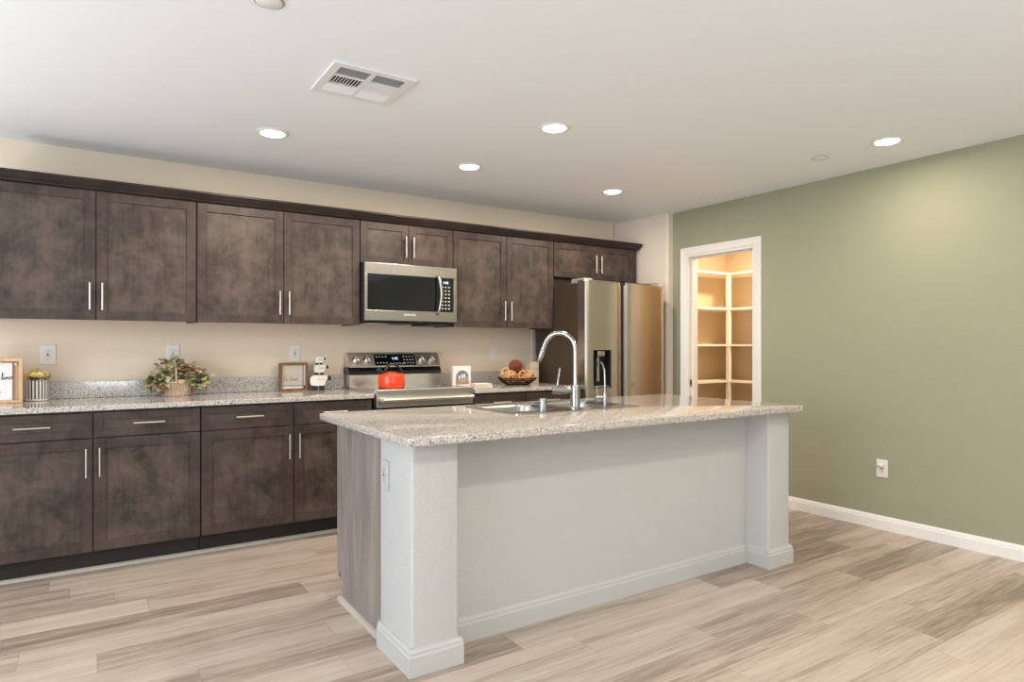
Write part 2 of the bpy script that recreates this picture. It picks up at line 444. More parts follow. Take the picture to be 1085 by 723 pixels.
# doorway: jambs, stops, casing
d1 = thing('door_1', 'white cased doorway of the pantry in the green wall', 'doorway', (RX, (DY0 + DY1) / 2, 0)); d1['kind'] = 'structure'
bm = bm_new()
box(bm, RX - .004, RX + .119, DY0, DY0 + .02, 0, DZ - .02, .002); box(bm, RX - .004, RX + .119, DY1 - .02, DY1, 0, DZ - .02, .002)
box(bm, RX - .004, RX + .119, DY0, DY1, DZ - .02, DZ, .002)
obj('jamb', bm, M['trim'], d1)
bm = bm_new()
box(bm, RX + .045, RX + .08, DY0 + .02, DY0 + .031, 0, DZ - .02, .002); box(bm, RX + .045, RX + .08, DY1 - .031, DY1 - .02, 0, DZ - .02, .002)
box(bm, RX + .045, RX + .08, DY0 + .02, DY1 - .02, DZ - .031, DZ - .02, .002)
obj('door_stop', bm, M['trim'], d1)
def casing_profile():  # (outward from the opening, thickness)
    return [(0.008, 0.0), (0.008, 0.010), (0.020, 0.013), (0.045, 0.015), (0.055, 0.019), (0.066, 0.019), (0.072, 0.014), (0.072, 0.0)]
bm = bm_new(); pr = casing_profile(); loops = []
for (cy, cz, sy, sz) in ((DY0, 0, -1, 0), (DY0, DZ, -1, 1), (DY1, DZ, 1, 1), (DY1, 0, 1, 0)):
    loops.append([bm.verts.new((RX - t, cy + sy * (o - .008), cz + sz * (o - .008))) for o, t in pr])
for A, B in zip(loops, loops[1:]):
    for k in range(len(pr)): bm.faces.new((A[k], A[(k + 1) % len(pr)], B[(k + 1) % len(pr)], B[k]))
bm.faces.new(loops[0]); bm.faces.new(loops[-1])
obj('casing', bm, M['trim'], d1)
bm = bm_new(); box(bm, RX + .012, RX + .042, DY1 - .0225, DY1 - .019, .875, .94, .001)
obj('strike_plate', bm, M['nickel'], d1)
bm = bm_new(); box(bm, RX + .020, RX + .034, DY1 - .0235, DY1 - .0215, .893, .922)
obj('latch_hole', bm, M['slot'], d1)

# baseboards
def bb_profile(h=.092, t=.014):
    return [(0, 0), (t, 0), (t, h * .70), (t * .8, h * .76), (t * .78, h * .86), (t * .45, h * .95), (t * .4, h), (0, h)]
def baseboard(bm, p, q, nrm, h=.092, t=.014, ea=0, eb=0):
    """p, q on the wall foot; nrm points to the room; ea/eb lengthen the ends as mitres (x thickness)"""
    p, q, nrm = Vector((*p, 0)), Vector((*q, 0)), Vector((*nrm, 0)); d = (q - p).normalized()
    prf = bb_profile(h, t)
    A = [bm.verts.new(p + nrm * o + Vector((0, 0, z)) - d * ea * o) for o, z in prf]
    B = [bm.verts.new(q + nrm * o + Vector((0, 0, z)) + d * eb * o) for o, z in prf]
    n = len(prf)
    for k in range(n): bm.faces.new((A[k], A[(k + 1) % n], B[(k + 1) % n], B[k]))
    bm.faces.new(A[::-1]); bm.faces.new(B)
bm = bm_new(); baseboard(bm, (RX, RY), (RX, DY0 - .064), (-1, 0))
struct('baseboard_right', bm, M['trim'], 'white baseboard along the green wall', 'baseboard')
bm = bm_new(); baseboard(bm, (LXW, W), (-.56, W), (0, -1))
struct('baseboard_back', bm, M['trim'], 'white baseboard left of the cabinets', 'baseboard')
bm = bm_new(); box(bm, 3.352, 3.400, W - .012, W, .92, 1.385, .003)  # thin raised strip in the wall's cream colour
struct('wall_strip', bm, M['cream'], 'cream vertical strip on the wall beside the refrigerator', 'trim')
def quarter_round(bm, x0, x1, y, r=.018):
    prism(bm, [(0, 0)] + [(-r * math.cos(R(a)), r * math.sin(R(a))) for a in range(0, 91, 15)], lambda u, v, d: (d, y + u, v), x0, x1)
bm = bm_new(); quarter_round(bm, -.50, 1.62, 4.262)
struct('trim_2', bm, M['pale_trim'], 'pale shoe moulding along the dark toe kick left of the range', 'trim')
bm = bm_new(); quarter_round(bm, 2.40, 3.34, 4.262)
struct('trim_3', bm, M['pale_trim'], 'pale shoe moulding along the toe kick between range and refrigerator', 'trim')

# ------------------------------------------------------------------ cabinets
def door_frame(bm, x0, x1, z0, z1, yf, t=.020, rail=.057, bev=.0015):
    """four mitre-free rails around an open centre, front face at y = yf (faces -y)"""
    box(bm, x0, x0 + rail, yf, yf + t, z0, z1, bev); box(bm, x1 - rail, x1, yf, yf + t, z0, z1, bev)
    box(bm, x0 + rail, x1 - rail, yf, yf + t, z0, z0 + rail, bev); box(bm, x0 + rail, x1 - rail, yf, yf + t, z1 - rail, z1, bev)
def add_door(parent, name, x0, x1, z0, z1, yf, handle=None, rail=.057, sgn=-1):
    bm = bm_new(); door_frame(bm, x0, x1, z0, z1, yf, rail=rail)
    d = obj(name, bm, M['cab'], parent)
    bm = bm_new(); box(bm, x0 + rail - .002, x1 - rail + .002, yf + .008, yf + .016, z0 + rail - .002, z1 - rail + .002)
    obj('panel', bm, M['cabp'], d)
    if handle:
        kind, hx, hz = handle; L = .156; bm = bm_new(); yb = yf - .032
        if kind == 'v':
            tube(bm, [(hx, yb, hz - L / 2), (hx, yb, hz + L / 2)], .006, 12)
            for s in (-1, 1): tube(bm, [(hx, yf + .001, hz + s * .048), (hx, yb, hz + s * .048)], .0045, 8)
        else:
            tube(bm, [(hx - L / 2, yb, hz), (hx + L / 2, yb, hz)], .006, 12)
            for s in (-1, 1): tube(bm, [(hx + s * .048, yf + .001, hz), (hx + s * .048, yb, hz)], .0045, 8)
        obj('handle', bm, M['nickel'], d, smooth=40)
    return d
UF = 4.48                     # front of the upper boxes
UT = 2.15
def wall_cabinet(label, x0, x1, z0, splits, short=False, right_stile=0.0):
    t = thing('wall_cabinet', label, 'cabinet', ((x0 + x1) / 2, W, z0), 'upper kitchen cabinets')
    bm = bm_new()
    box(bm, x0 + .001, x1 - .001, UF, W - .001, z0 + .02, UT)
    box(bm, x0 + .001, x0 + .019, UF, W - .001, z0, z0 + .02); box(bm, x1 - .019, x1 - .001, UF, W - .001, z0, z0 + .02)
    box(bm, x0 + .019, x1 - .019, UF, UF + .018, z0, z0 + .02)
    obj('body', bm, M['cab'], t)
    bm = bm_new(); box(bm, x0 + .020, x1 - .020, UF + .019, W - .012, z0 + .016, z0 + .0195)
    obj('underside', bm, M['cab_in'], t)
    mid = splits; g = .0025
    hz = z0 + .135 if not short else z0 + .13
    for (a, b, hx) in ((x0 + g, mid - g, mid - g - .028), (mid + g, x1 - g - right_stile, mid + g + .028)):
        add_door(t, 'door', a, b, z0 - .0005, UT - .020, UF - .021, ('v', hx, hz), .052)
    return t
wall_cabinet('tall dark brown two-door wall cabinet farthest left, over the flower pot', -.480, .574, 1.385, .047)
wall_cabinet('tall dark brown two-door wall cabinet just left of the microwave', .576, 1.630, 1.385, 1.103)
wall_cabinet('short dark brown two-door cabinet directly above the microwave', 1.632, 2.378, 1.835, 2.005, True)
wall_cabinet('tall dark brown two-door wall cabinet between microwave and refrigerator', 2.380, 3.352, 1.385, 2.873)
wall_cabinet('short dark brown two-door cabinet above the refrigerator', 3.354, 4.334, 1.835, 3.840, True, .045)
# crown moulding on top of all of them
bm = bm_new()
cp = [(0, 2.137), (-.012, 2.137), (-.016, 2.145), (-.030, 2.160), (-.042, 2.178), (-.046, 2.180), (-.046, 2.192), (.03, 2.192), (.03, 2.1505), (0, 2.1505)]
la = [bm.verts.new((-.480, UF - .022 + u, z)) for u, z in cp]
lb = [bm.verts.new((4.334 - u * .5, UF - .022 + u, z)) for u, z in cp]
n = len(cp)
for k in range(n): bm.faces.new((la[k], la[(k + 1) % n], lb[(k + 1) % n], lb[k]))
bm.faces.new(la[::-1]); bm.faces.new(lb)
lc = [(0, 2.137), (.006, 2.137), (.008, 2.145), (.015, 2.160), (.021, 2.178), (.023, 2.180), (.023, 2.192), (-.03, 2.192), (-.03, 2.1505), (0, 2.1505)]
prism(bm, lc, lambda u, v, d: (4.334 + u, d, v), UF - .02, W - .001)
o = obj('crown_molding', bm, M['crown'], origin=(1.9, 4.46, 2.137))
tag(o, 'dark stained crown moulding running along the top of the wall cabinets', 'moulding')

BF = 4.20                      # front of the base boxes
def base_cabinet(label, x0, x1, mid, fill=0.0):
    t = thing('base_cabinet', label, 'cabinet', ((x0 + x1) / 2, W, 0), 'base kitchen cabinets')
    bm = bm_new(); box(bm, x0 + .001, x1 - .001, BF, W - .001, .115, .882)
    obj('body', bm, M['cab'], t)
    bm = bm_new(); box(bm, x0 + .001, x1 - .001, 4.262, 4.28, 0, .115)
    obj('toe_kick', bm, M['toe'], t)
    g = .003
    for i, (a, b) in enumerate(((x0 + g, mid - g), (mid + g, x1 - g - fill))):
        add_door(t, 'drawer', a, b, .737, .872, BF - .021, ('h', (a + b) / 2, .807), .042)
        hx = b - .028 if i == 0 else a + .028
        add_door(t, 'door', a, b, .120, .731, BF - .021, ('v', hx, .605), .057)
    return t
base_cabinet('dark brown base cabinet farthest left, under the striped flower pot and basket', -.500, .560, .030)
base_cabinet('dark brown base cabinet just left of the range, under the sheep figurine', .562, 1.612, 1.095)
base_cabinet('dark brown base cabinet right of the range, under the bowl of wicker balls', 2.402, 3.335, 2.870)

def counter(label, x0, x1):
    t = thing('countertop', label, 'countertop', ((x0 + x1) / 2, W, .884))
    bm = bm_new(); box(bm, x0, x1, 4.152, W - .001, .8835, .914, .004)
    obj('slab', bm, M['granite'], t)
    bm = bm_new(); box(bm, x0, x1, W - .021, W - .001, .9145, 1.016, .002)
    obj('backsplash', bm, M['granite'], t)
    return t
counter('long speckled granite countertop left of the range with low backsplash', -.52, 1.618)
counter('short speckled granite countertop between range and refrigerator with backsplash', 2.398, 3.338)

# ------------------------------------------------------------------ microwave
mx0, mx1, mz0, mz1, my = 1.640, 2.376, 1.412, 1.832, 4.395
t = thing('microwave', 'stainless over-the-range microwave with black glass window and curved handle', 'microwave', ((mx0 + mx1) / 2, W, mz0))
bm = bm_new(); box(bm, mx0 - .004, mx1, my + .03, W - .002, mz0, mz1 - .002, .002)
obj('body', bm, M['black_matte'], t)
bm = bm_new(); box(bm, mx0 + .02, mx1 - .30, my + .05, W - .05, mz0 - .012, mz0 - .0005, .003); box(bm, mx1 - .22, mx1 - .03, my + .04, W - .05, mz0 - .022, mz0 - .0005, .003)
obj('filter', bm, M['black_matte'], t)
bm = bm_new(); box(bm, mx0 + .05, mx0 + .20, my + .06, my + .2, mz0 - .016, mz0 - .0125, .002)
obj('lamp_cover', bm, M['paper'], t)
ps = 2.226                     # where the keypad starts
# door: stainless frame with a window opening
bm = bm_new()
box(bm, mx0, mx1, my, my + .029, 1.748, mz1 - .002, .003)
box(bm, mx0, mx1, my, my + .029, mz0 + .004, 1.492, .003)
box(bm, mx0, mx0 + .022, my, my + .029, 1.4915, 1.7485, .002)
box(bm, mx1 - .026, mx1, my, my + .029, 1.4915, 1.7485, .002)
d = obj('door', bm, M['steel'], t)
bm = bm_new(); box(bm, mx0 + .022, ps, my + .004, my + .026, 1.492, 1.748)
obj('window', bm, M['black'], d)
bm = bm_new()
hp = smooth_path([(2.210, my + .002, 1.760), (2.212, my - .030, 1.740), (2.222, my - .046, 1.62), (2.212, my - .030, 1.500), (2.210, my + .002, 1.478)], 8)
for s in (-.007, .007): pass
tube(bm, hp, .011, 14)
obj('handle', bm, M['steel'], d, smooth=50)
bm = bm_new(); box(bm, ps + .003, mx1 - .026, my + .003, my + .026, 1.492, 1.748)
cpn = obj('control_panel', bm, M['black'], t)
bm = bm_new(); box(bm, ps + .022, ps + .088, my + .0015, my + .003, 1.700, 1.728)
obj('display', bm, M['lcd'], cpn)
bm = text_bm('1:42', .026, facing_front(ps + .055, my + .0008, 1.714))
obj('clock_digits', bm, M['digits'], cpn)
for r in range(7):
    for c in range(3):
        bm = bm_new(); cx, cz = ps + .028 + c * .028, 1.680 - r * .027
        box(bm, cx - .0065, cx + .0065, my + .0018, my + .0032, cz - .0045, cz + .0045, .001, 1)
        obj('button', bm, M['legend'], cpn)
obj('brand_lettering', text_bm('SAMSUNG', .021, facing_front(1.985, my - .0006, 1.462)), M['paper'], d)

# ------------------------------------------------------------------ range
rx0, rx1, ry = 1.628, 2.384, 4.150
t = thing('range', 'stainless electric range with knobs on a tall backguard', 'stove', ((rx0 + rx1) / 2, W, 0))
bm = bm_new(); box(bm, rx0, rx1, ry + .045, W - .03, .06, .905, .003)
for x in (rx0 + .05, rx1 - .05):
    for y in (4.28, 4.7): lathe(bm, [(.018, 0), (.018, .06)], 12, (x, y, 0))
obj('body', bm, M['black_matte'], t)
bm = bm_new(); box(bm, rx0 - .002, rx1 + .002, ry + .03, 4.68, .905, .934, .004)
ck = obj('cooktop', bm, M['range_steel'], t)
bm = bm_new(); box(bm, rx0 + .022, rx1 - .022, ry + .06, 4.655, .9335, .9365, .001)
obj('glass_surface', bm, M['black'], ck)
for (x, y, r) in ((1.82, 4.30, .10), (2.19, 4.30, .085), (1.82, 4.53, .075), (2.19, 4.53, .10)):
    bm = bm_new(); tube(bm, [(x + r * math.cos(2 * PI * k / 40), y + r * math.sin(2 * PI * k / 40), .9366) for k in range(40)], .0008, 6, True)
    obj('burner_ring', bm, M['grey_plastic'], ck)
# backguard
bm = bm_new()
prism(bm, [(4.670, .934), (4.675, 1.020), (W - .006, 1.020), (W - .006, .934)], lambda u, v, d: (d, u, v), rx0 + .002, rx1 - .002, .002)
bg = obj('backguard', bm, M['range_steel'], t)
bm = bm_new()
prism(bm, [(4.662, 1.0205), (4.668, 1.045), (4.690, 1.074), (W - .006, 1.074), (W - .006, 1.0205)], lambda u, v, d: (d, u, v), rx0 - .006, rx1 - .002, .003)
obj('vent_strip', bm, M['black'], bg)
bm = bm_new()
prism(bm, [(4.672, 1.0745), (4.738, 1.184), (W - .006, 1.184), (W - .006, 1.0745)], lambda u, v, d: (d, u, v), rx0 + .002, rx1 - .002, .004)
cpn = obj('control_panel', bm, M['range_steel'], t)
tl = math.atan2(.066, .1095)
def on_panel(x, s, off=0.0):  # s: height up the slope from the panel's lower edge
    return Vector((x, 4.672 + s * math.sin(tl) - off * math.cos(tl), 1.0745 + s * math.cos(tl) + off * math.sin(tl)))
Tp = Matrix.Rotation(-tl, 4, 'X')
bm = bm_new(); tbm = bm_new(); box(tbm, 1.832, 2.172, -.0012, .002, .014, .112, .001)
merge(bm, tbm, Matrix.Translation((0, 4.672, 1.0745)) @ Tp)
disp = obj('display', bm, M['black'], cpn)
obj('clock_digits', text_bm('1:42', .030, Matrix.Translation(on_panel(2.0, .074, .0022)) @ Tp @ Matrix.Rotation(R(90), 4, 'X')), M['digits'], disp)
for (sx0, n_, zz) in ((1.848, 4, .090), (1.848, 4, .036), (1.955, 5, .030), (2.07, 4, .090), (2.07, 4, .062), (2.07, 4, .034)):
    for i in range(n_):
        bm = bm_new(); tbm = bm_new(); x = sx0 + i * .025
        box(tbm, x, x + .011, -.0022, -.0010, zz - .0035, zz + .0035)
        merge(bm, tbm, Matrix.Translation((0, 4.672, 1.0745)) @ Tp)
        obj('touch_key', bm, M['legend'], disp)
for x in (1.690, 1.778, 2.226, 2.314):
    bm = bm_new()
    lathe(bm, [(.0, -.002), (.031, -.002), (.031, .004), (.027, .007), (.025, .026), (.022, .029), (0, .029)], 28)
    tb2 = bm_new(); box(tb2, -.0035, .0035, -.021, .021, .028, .035, .001); merge(bm, tb2, Matrix.Rotation(R(20), 4, 'Z'))
    bmesh.ops.transform(bm, matrix=Matrix.Translation(on_panel(x, .062, 0)) @ Tp @ Matrix.Rotation(R(90), 4, 'X'), verts=bm.verts)
    k = obj('knob', bm, M['range_steel'], cpn, smooth=35)
    bm = bm_new(); lathe(bm, [(.0305, .0), (.0335, .0), (.0335, .0035), (.0305, .0035), (.0305, .0)], 28, cap=False)
    bmesh.ops.transform(bm, matrix=Matrix.Translation(on_panel(x, .062, 0)) @ Tp @ Matrix.Rotation(R(90), 4, 'X'), verts=bm.verts)
    obj('knob_ring', bm, M['black_matte'], k, smooth=35)
# oven door, handle, drawer
bm = bm_new(); box(bm, rx0 + .004, rx1 - .004, ry, ry + .044, .815, .938, .006)
box(bm, rx0 + .004, rx1 - .004, ry + .010, ry + .044, .30, .335, .003)
box(bm, rx0 + .004, rx0 + .07, ry + .010, ry + .044, .33, .80, .003); box(bm, rx1 - .07, rx1 - .004, ry + .010, ry + .044, .33, .80, .003)
od = obj('oven_door', bm, M['range_steel'], t)
bm = bm_new(); box(bm, rx0 + .06, rx1 - .06, ry + .014, ry + .042, .325, .806)
obj('window', bm, M['black'], od)
bm = bm_new(); tube(bm, [(rx0 + .03, ry - .050, .868), (rx1 - .03, ry - .050, .868)], .0135, 16)
for x in (rx0 + .052, rx1 - .052): box(bm, x - .011, x + .011, ry - .050, ry + .002, .857, .879, .004)
obj('handle', bm, M['range_steel'], od, smooth=40)
bm = bm_new(); box(bm, rx0 + .004, rx1 - .004, ry + .012, ry + .044, .075, .290, .005)
obj('storage_drawer', bm, M['range_steel'], t)

# ------------------------------------------------------------------ refrigerator
fx0, fx1, fy = 3.355, 4.246, 4.030
t = thing('refrigerator', 'stainless side-by-side refrigerator with a black ice and water dispenser', 'refrigerator', ((fx0 + fx1) / 2, 4.4, 0))
bm = bm_new(); box(bm, fx0, fx1, fy + .118, 4.71, .03, 1.752, .004)
for x in (fx0 + .06, fx1 - .06):
    for y in (4.25, 4.62): lathe(bm, [(.02, 0), (.02, .03)], 12, (x, y, 0))
obj('body', bm, M['fridge_side'], t)
def fridge_door(name, x0, x1, z0, z1, bow, hole=None):
    """gently bowed door slab; hole = (x0, x1, z0, z1) cut through the face"""
    bm = bm_new(); nx = 16
    xs = [x0 + (x1 - x0) * i / nx for i in range(nx + 1)]
    if hole: xs = sorted(set([x for x in xs if not any(abs(x - h) < .012 for h in hole[:2])] + list(hole[:2])))
    zs = [z0, z0 + .012] + ([hole[2], hole[3]] if hole else []) + [z1 - .012, z1]
    def yy(x, z):
        u = (x - x0) / (x1 - x0) * 2 - 1
        e = max(0, abs(u) - .93) / .07
        ze = 0.008 if (z <= z0 or z >= z1) else 0
        return fy + bow * u * u + .010 * e * e + ze
    V = [[bm.verts.new((x, yy(x, z), z)) for z in zs] for x in xs]
    for i in range(len(xs) - 1):
        for j in range(len(zs) - 1):
            if hole and hole[0] - 1e-6 <= xs[i] and xs[i + 1] <= hole[1] + 1e-6 and abs(zs[j] - hole[2]) < 1e-6: continue
            bm.faces.new((V[i][j], V[i + 1][j], V[i + 1][j + 1], V[i][j + 1]))
    yb = fy + .108
    def strip(line):
        bk = [bm.verts.new((v.co.x, yb, v.co.z)) for v in line]
        for a in range(len(line) - 1): bm.faces.new((line[a], line[a + 1], bk[a + 1], bk[a]))
    strip([V[i][0] for i in range(len(xs))]); strip([V[i][-1] for i in range(len(xs))]); strip(V[0]); strip(V[-1])
    bm.faces.new([bm.verts.new(p) for p in ((x0, yb, z0), (x1, yb, z0), (x1, yb, z1), (x0, yb, z1))])
    bmesh.ops.remove_doubles(bm, verts=bm.verts, dist=1e-5)
    return obj(name, bm, M['fridge_steel'], t, smooth=25)
hole = (3.432, 3.622, .893, 1.203)
dl = fridge_door('door', fx0 + .001, 3.738, .09, 1.772, .007, hole)
dr = fridge_door('door', 3.792, fx1 - .001, .09, 1.772, .006)
bm = bm_new(); box(bm, 3.741, 3.789, fy + .030, fy + .117, .09, 1.765, .004)
obj('handle_channel', bm, M['black_matte'], t)
for d_, xa, xb in ((dl, 3.7385, 3.7415), (dr, 3.7885, 3.7915)):
    bm = bm_new(); box(bm, xa, xb, fy + .016, fy + .10, .16, 1.745, .001)
    obj('edge_grip', bm, M['grey_plastic'], d_)
# dispenser recess
bm = bm_new(); hx0, hx1, hz0, hz1 = hole; yb = fy + .085
box(bm, hx0 - .001, hx0 + .005, fy + .006, yb, hz0, hz1); box(bm, hx1 - .005, hx1 + .001, fy + .006, yb, hz0, hz1)
box(bm, hx0, hx1, fy + .006, yb, hz0 - .001, hz0 + .006); box(bm, hx0, hx1, fy + .006, yb, hz1 - .006, hz1 + .001)
box(bm, hx0, hx1, yb - .006, yb, hz0, hz1)
dp = obj('dispenser', bm, M['black_matte'], dl)
bm = bm_new(); box(bm, hx0 + .055, hx0 + .135, fy + .012, fy + .075, hz1 - .052, hz1 - .008, .006)
obj('ice_chute', bm, M['nickel'], dl, smooth=40)
bm = bm_new(); box(bm, hx0 + .082, hx0 + .108, fy + .050, fy + .062, hz0 + .05, hz1 - .055, .004)
obj('lever', bm, M['grey_plastic'], dl)
bm = bm_new(); box(bm, hx0 + .01, hx1 - .01, fy + .012, fy + .075, hz0 + .0065, hz0 + .012, .002)
obj('drip_tray', bm, M['grey_plastic'], dl)
bm = bm_new(); box(bm, hx0 - .008, hx0, fy + .0005, fy + .012, hz0 - .008, hz1 + .008, .001); box(bm, hx1, hx1 + .008, fy + .0005, fy + .012, hz0 - .008, hz1 + .008, .001)
box(bm, hx0, hx1, fy + .0005, fy + .012, hz0 - .008, hz0, .001)
obj('bezel', bm, M['steel'], dl)
for x in (fx0 + .02, fx1 - .11):
    bm = bm_new(); box(bm, x, x + .09, fy + .05, fy + .22, 1.7525, 1.790, .006)
    obj('hinge_cover', bm, M['grey_plastic'], t)
obj('brand_lettering', text_bm('SAMSUNG', .026, facing_front(4.135, fy + .0035, 1.737)), M['paper'], dr)
bm = bm_new(); lathe(bm, [(0, 0), (.012, 0), (.013, -.006), (.0, -.009)], 16, (3.86, fy + .005, .915), 'y'); lathe(bm, [(.006, 0), (.004, -.003), (.0, -.003)], 12, (3.852, fy + .006, .945), 'y')
obj('water_badge', bm, M['nickel'], dr, smooth=50)
bm = bm_new(); box(bm, fx0 + .02, fx1 - .02, fy + .06, fy + .117, .035, .085, .003)
obj('kick_grille', bm, M['black_matte'], t)

# ------------------------------------------------------------------ island
IX0, IX1, IY0, IYP, IYB = 1.012, 3.350, 2.225, 2.372, 2.535
t = thing('kitchen_island', 'white textured half wall of the island with a square column at each end', 'island', ((IX0 + IX1) / 2, 2.4, 0))
bm = bm_new(); box(bm, 1.213, 3.158, IYP, IYB, 0, .868, .0)
obj('back_panel', bm, M['island_paint'], t)
for (a, b) in ((IX0, 1.212), (3.159, IX1)):
    bm = bm_new(); prism(bm, rrect(a, b, IY0, IYB, .012, 4), lambda u, v, d: (u, v, d), 0, .868)
    col = obj('column', bm, M['island_paint'], t, smooth=40)
    bm = bm_new()
    baseboard(bm, (a, IY0), (b, IY0), (0, -1), .105, .015, 1, 1)
    baseboard(bm, (a, IYB if a < 2 else IYP), (a, IY0), (-1, 0), .105, .015, 0, 1)
    baseboard(bm, (b, IY0), (b, IYB if a > 2 else IYP), (1, 0), .105, .015, 1, 0)
    bmesh.ops.remove_doubles(bm, verts=bm.verts, dist=1e-6)
    obj('baseboard', bm, M['island_trim'], col)
bm = bm_new(); baseboard(bm, (1.228, IYP), (3.143, IYP), (0, -1), .105, .015)
obj('baseboard', bm, M['island_trim'], t)
# cabinets on the kitchen side
t = thing('island_cabinet', 'grey-brown wood end of the island cabinet behind the left white column', 'cabinet', (2.2, 2.85, 0))
bm = bm_new(); box(bm, 1.042, 1.060, IYB + .001, 3.150, .100, .868); box(bm, 3.304, 3.322, IYB + .001, 3.150, .100, .868)
box(bm, 1.060, 3.304, IYB + .001, 3.150, .100, .118); box(bm, 1.060, 3.304, IYB + .001, IYB + .013, .118, .868)
box(bm, 1.060, 3.304, 3.130, 3.150, .118, .868); box(bm, 1.09, 3.28, IYB + .03, 3.07, .0, .100)
obj('body', bm, M['cab'], t)
for x0_, x1_ in ((1.036, 1.0415), (3.3225, 3.328)):
    bm = bm_new(); prism(bm, [(IYB + .001, .012), (3.075, .012), (3.075, .100), (3.152, .135), (3.152, .868), (IYB + .001, .868)], lambda u, v, d: (d, u, v), x0_, x1_)
    obj('end_panel', bm, M['laminate'], t)
bm = bm_new(); prism(bm, [(0, 0)] + [(-.020 * math.cos(R(a)), .020 * math.sin(R(a))) for a in range(0, 91, 15)], lambda u, v, d: (1.036 + u, d, v), IYB + .001, 3.10)
obj('shoe_molding', bm, M['pale_trim'], t)
# drawers and doors facing the range (seen only by the end of a pull)
xs_ = [1.045, 1.50, 1.96, 2.86, 3.32]
for i in range(4):
    a, b = xs_[i] + .003, xs_[i + 1] - .003
    parts_ = ((.12, .375), (.381, .630), (.636, .855)) if i in (0, 3) else ((.12, .855),)
    for (za, zb) in parts_:
        bm = bm_new(); door_frame(bm, a, b, za, zb, 3.1505, rail=.05); bmesh.ops.translate(bm, vec=(0, 0, 0), verts=bm.verts)
        d = obj('drawer' if len(parts_) > 1 else 'door', bm, M['cab'], t)
        bm = bm_new(); box(bm, a + .048, b - .048, 3.151, 3.162, za + .048, zb - .048)
        obj('panel', bm, M['cabp'], d)
        bm = bm_new(); cx, cz, yb = (a + b) / 2, (za + zb) / 2, 3.205
        if len(parts_) > 1:
            Lh = .36 if i == 0 else .156
            tube(bm, [(cx - Lh / 2, yb, cz), (cx + Lh / 2, yb, cz)], .006, 12)
            for s in (-1, 1): tube(bm, [(cx + s * Lh * .4, 3.169, cz), (cx + s * Lh * .4, yb, cz)], .0045, 8)
        else:
            tube(bm, [(b - .03, yb, .62), (b - .03, yb, .78)], .006, 12)
            for z in (.65, .75): tube(bm, [(b - .03, 3.169, z), (b - .03, yb, z)], .0045, 8)
        obj('handle', bm, M['nickel'], d, smooth=40)

# island countertop with the sink cut-out
SX0, SX1, SY0, SY1 = 1.735, 2.565, 2.600, 3.135
TX0, TX1, TY0, TY1, TZ = .962, 3.365, 2.140, 3.215, .900
bm = bm_new()
outer = rrect(TX0, TX1, TY0, TY1, .02, 4); hole_ = rrect(SX0 + .012, SX1 - .012, SY0 + .012, SY1 - .012, .03, 4)
plate(bm, outer, [hole_[::-1]], .8685, TZ)
es = [e for e in bm.edges if e.calc_face_angle(0) > 1.0 and abs(e.verts[0].co.z - e.verts[1].co.z) < 1e-6 and
      all(v.co.x < TX0 + .021 or v.co.x > TX1 - .021 or v.co.y < TY0 + .021 or v.co.y > TY1 - .021 for v in e.verts)]
bmesh.ops.bevel(bm, geom=es, offset=.004, segments=2, affect='EDGES', profile=.5)
o = obj('island_countertop', bm, M['granite'], origin=(2.16, 2.68, .8685), smooth=30)
tag(o, 'large speckled granite slab on top of the white island, holding the sink', 'countertop')

# sink: rim with two bowls
t = thing('sink', 'double-bowl stainless steel sink set into the island countertop', 'sink', (2.15, 2.87, TZ))
bowls = ((SX0 + .030, 2.135, SY0 + .095, SY1 - .030), (2.165, SX1 - .030, SY0 + .095, SY1 - .030))
bm = bm_new()
plate(bm, rrect(SX0, SX1, SY0, SY1, .035, 6), [rrect(*b, .07, 6)[::-1] for b in bowls], TZ + .0005, TZ + .005)
obj('rim', bm, M['sink_steel'], t)
for b in bowls:
    bm = bm_new(); rings = []
    for (ins, z, rr) in ((-.004, TZ + .0045, .072), (.0, TZ - .004, .07), (.004, TZ - .02, .07), (.010, TZ - .15, .068), (.030, TZ - .172, .055), (.06, TZ - .178, .03)):
        rings.append([bm.verts.new((x, y, z)) for x, y in rrect(b[0] + ins, b[1] - ins, b[2] + ins, b[3] - ins, rr, 6)])
    for A, B in zip(rings, rings[1:]):
        for k in range(len(A)): bm.faces.new((A[k], A[(k + 1) % len(A)], B[(k + 1) % len(A)], B[k]))
    bm.faces.new(rings[-1])
    bw = obj('bowl', bm, M['sink_steel'], t, smooth=60)
    bm = bm_new(); lathe(bm, [(.045, .0), (.043, .004), (.032, .004), (.028, .001), (0, .001)], 24, ((b[0] + b[1]) / 2, (b[2] + b[3]) / 2, TZ - .178), cap=False)
    obj('drain', bm, M['chrome'], bw, smooth=40)

# main faucet
fb = Vector((2.132, 2.648, TZ + .0055))
t = thing('faucet', 'tall stainless gooseneck kitchen faucet with a side lever on the sink', 'faucet', fb)
bm = bm_new(); lathe(bm, [(.030, 0), (.030, .004), (.0245, .008), (.0245, .122), (.023, .126), (0, .126)], 28, fb)
obj('base', bm, M['chrome'], t, smooth=40)
dirv = Vector((-.50, .866, 0))
pts = [fb + Vector((0, 0, .118)), fb + Vector((0, 0, .20)), fb + Vector((0, 0, .297))]
Rr = .090
for k in range(1, 17):
    a = PI - (PI * .915) * k / 16
    pts.append(fb + Vector((0, 0, .306)) + dirv * (Rr + Rr * math.cos(a)) + Vector((0, 0, Rr * math.sin(a))))
last = pts[-1]; dn = (pts[-1] - pts[-2]).normalized()
pts.append(last + dn * .03)
bm = bm_new(); tube(bm, pts, .0128, 18)
obj('spout', bm, M['chrome'], t, smooth=50)
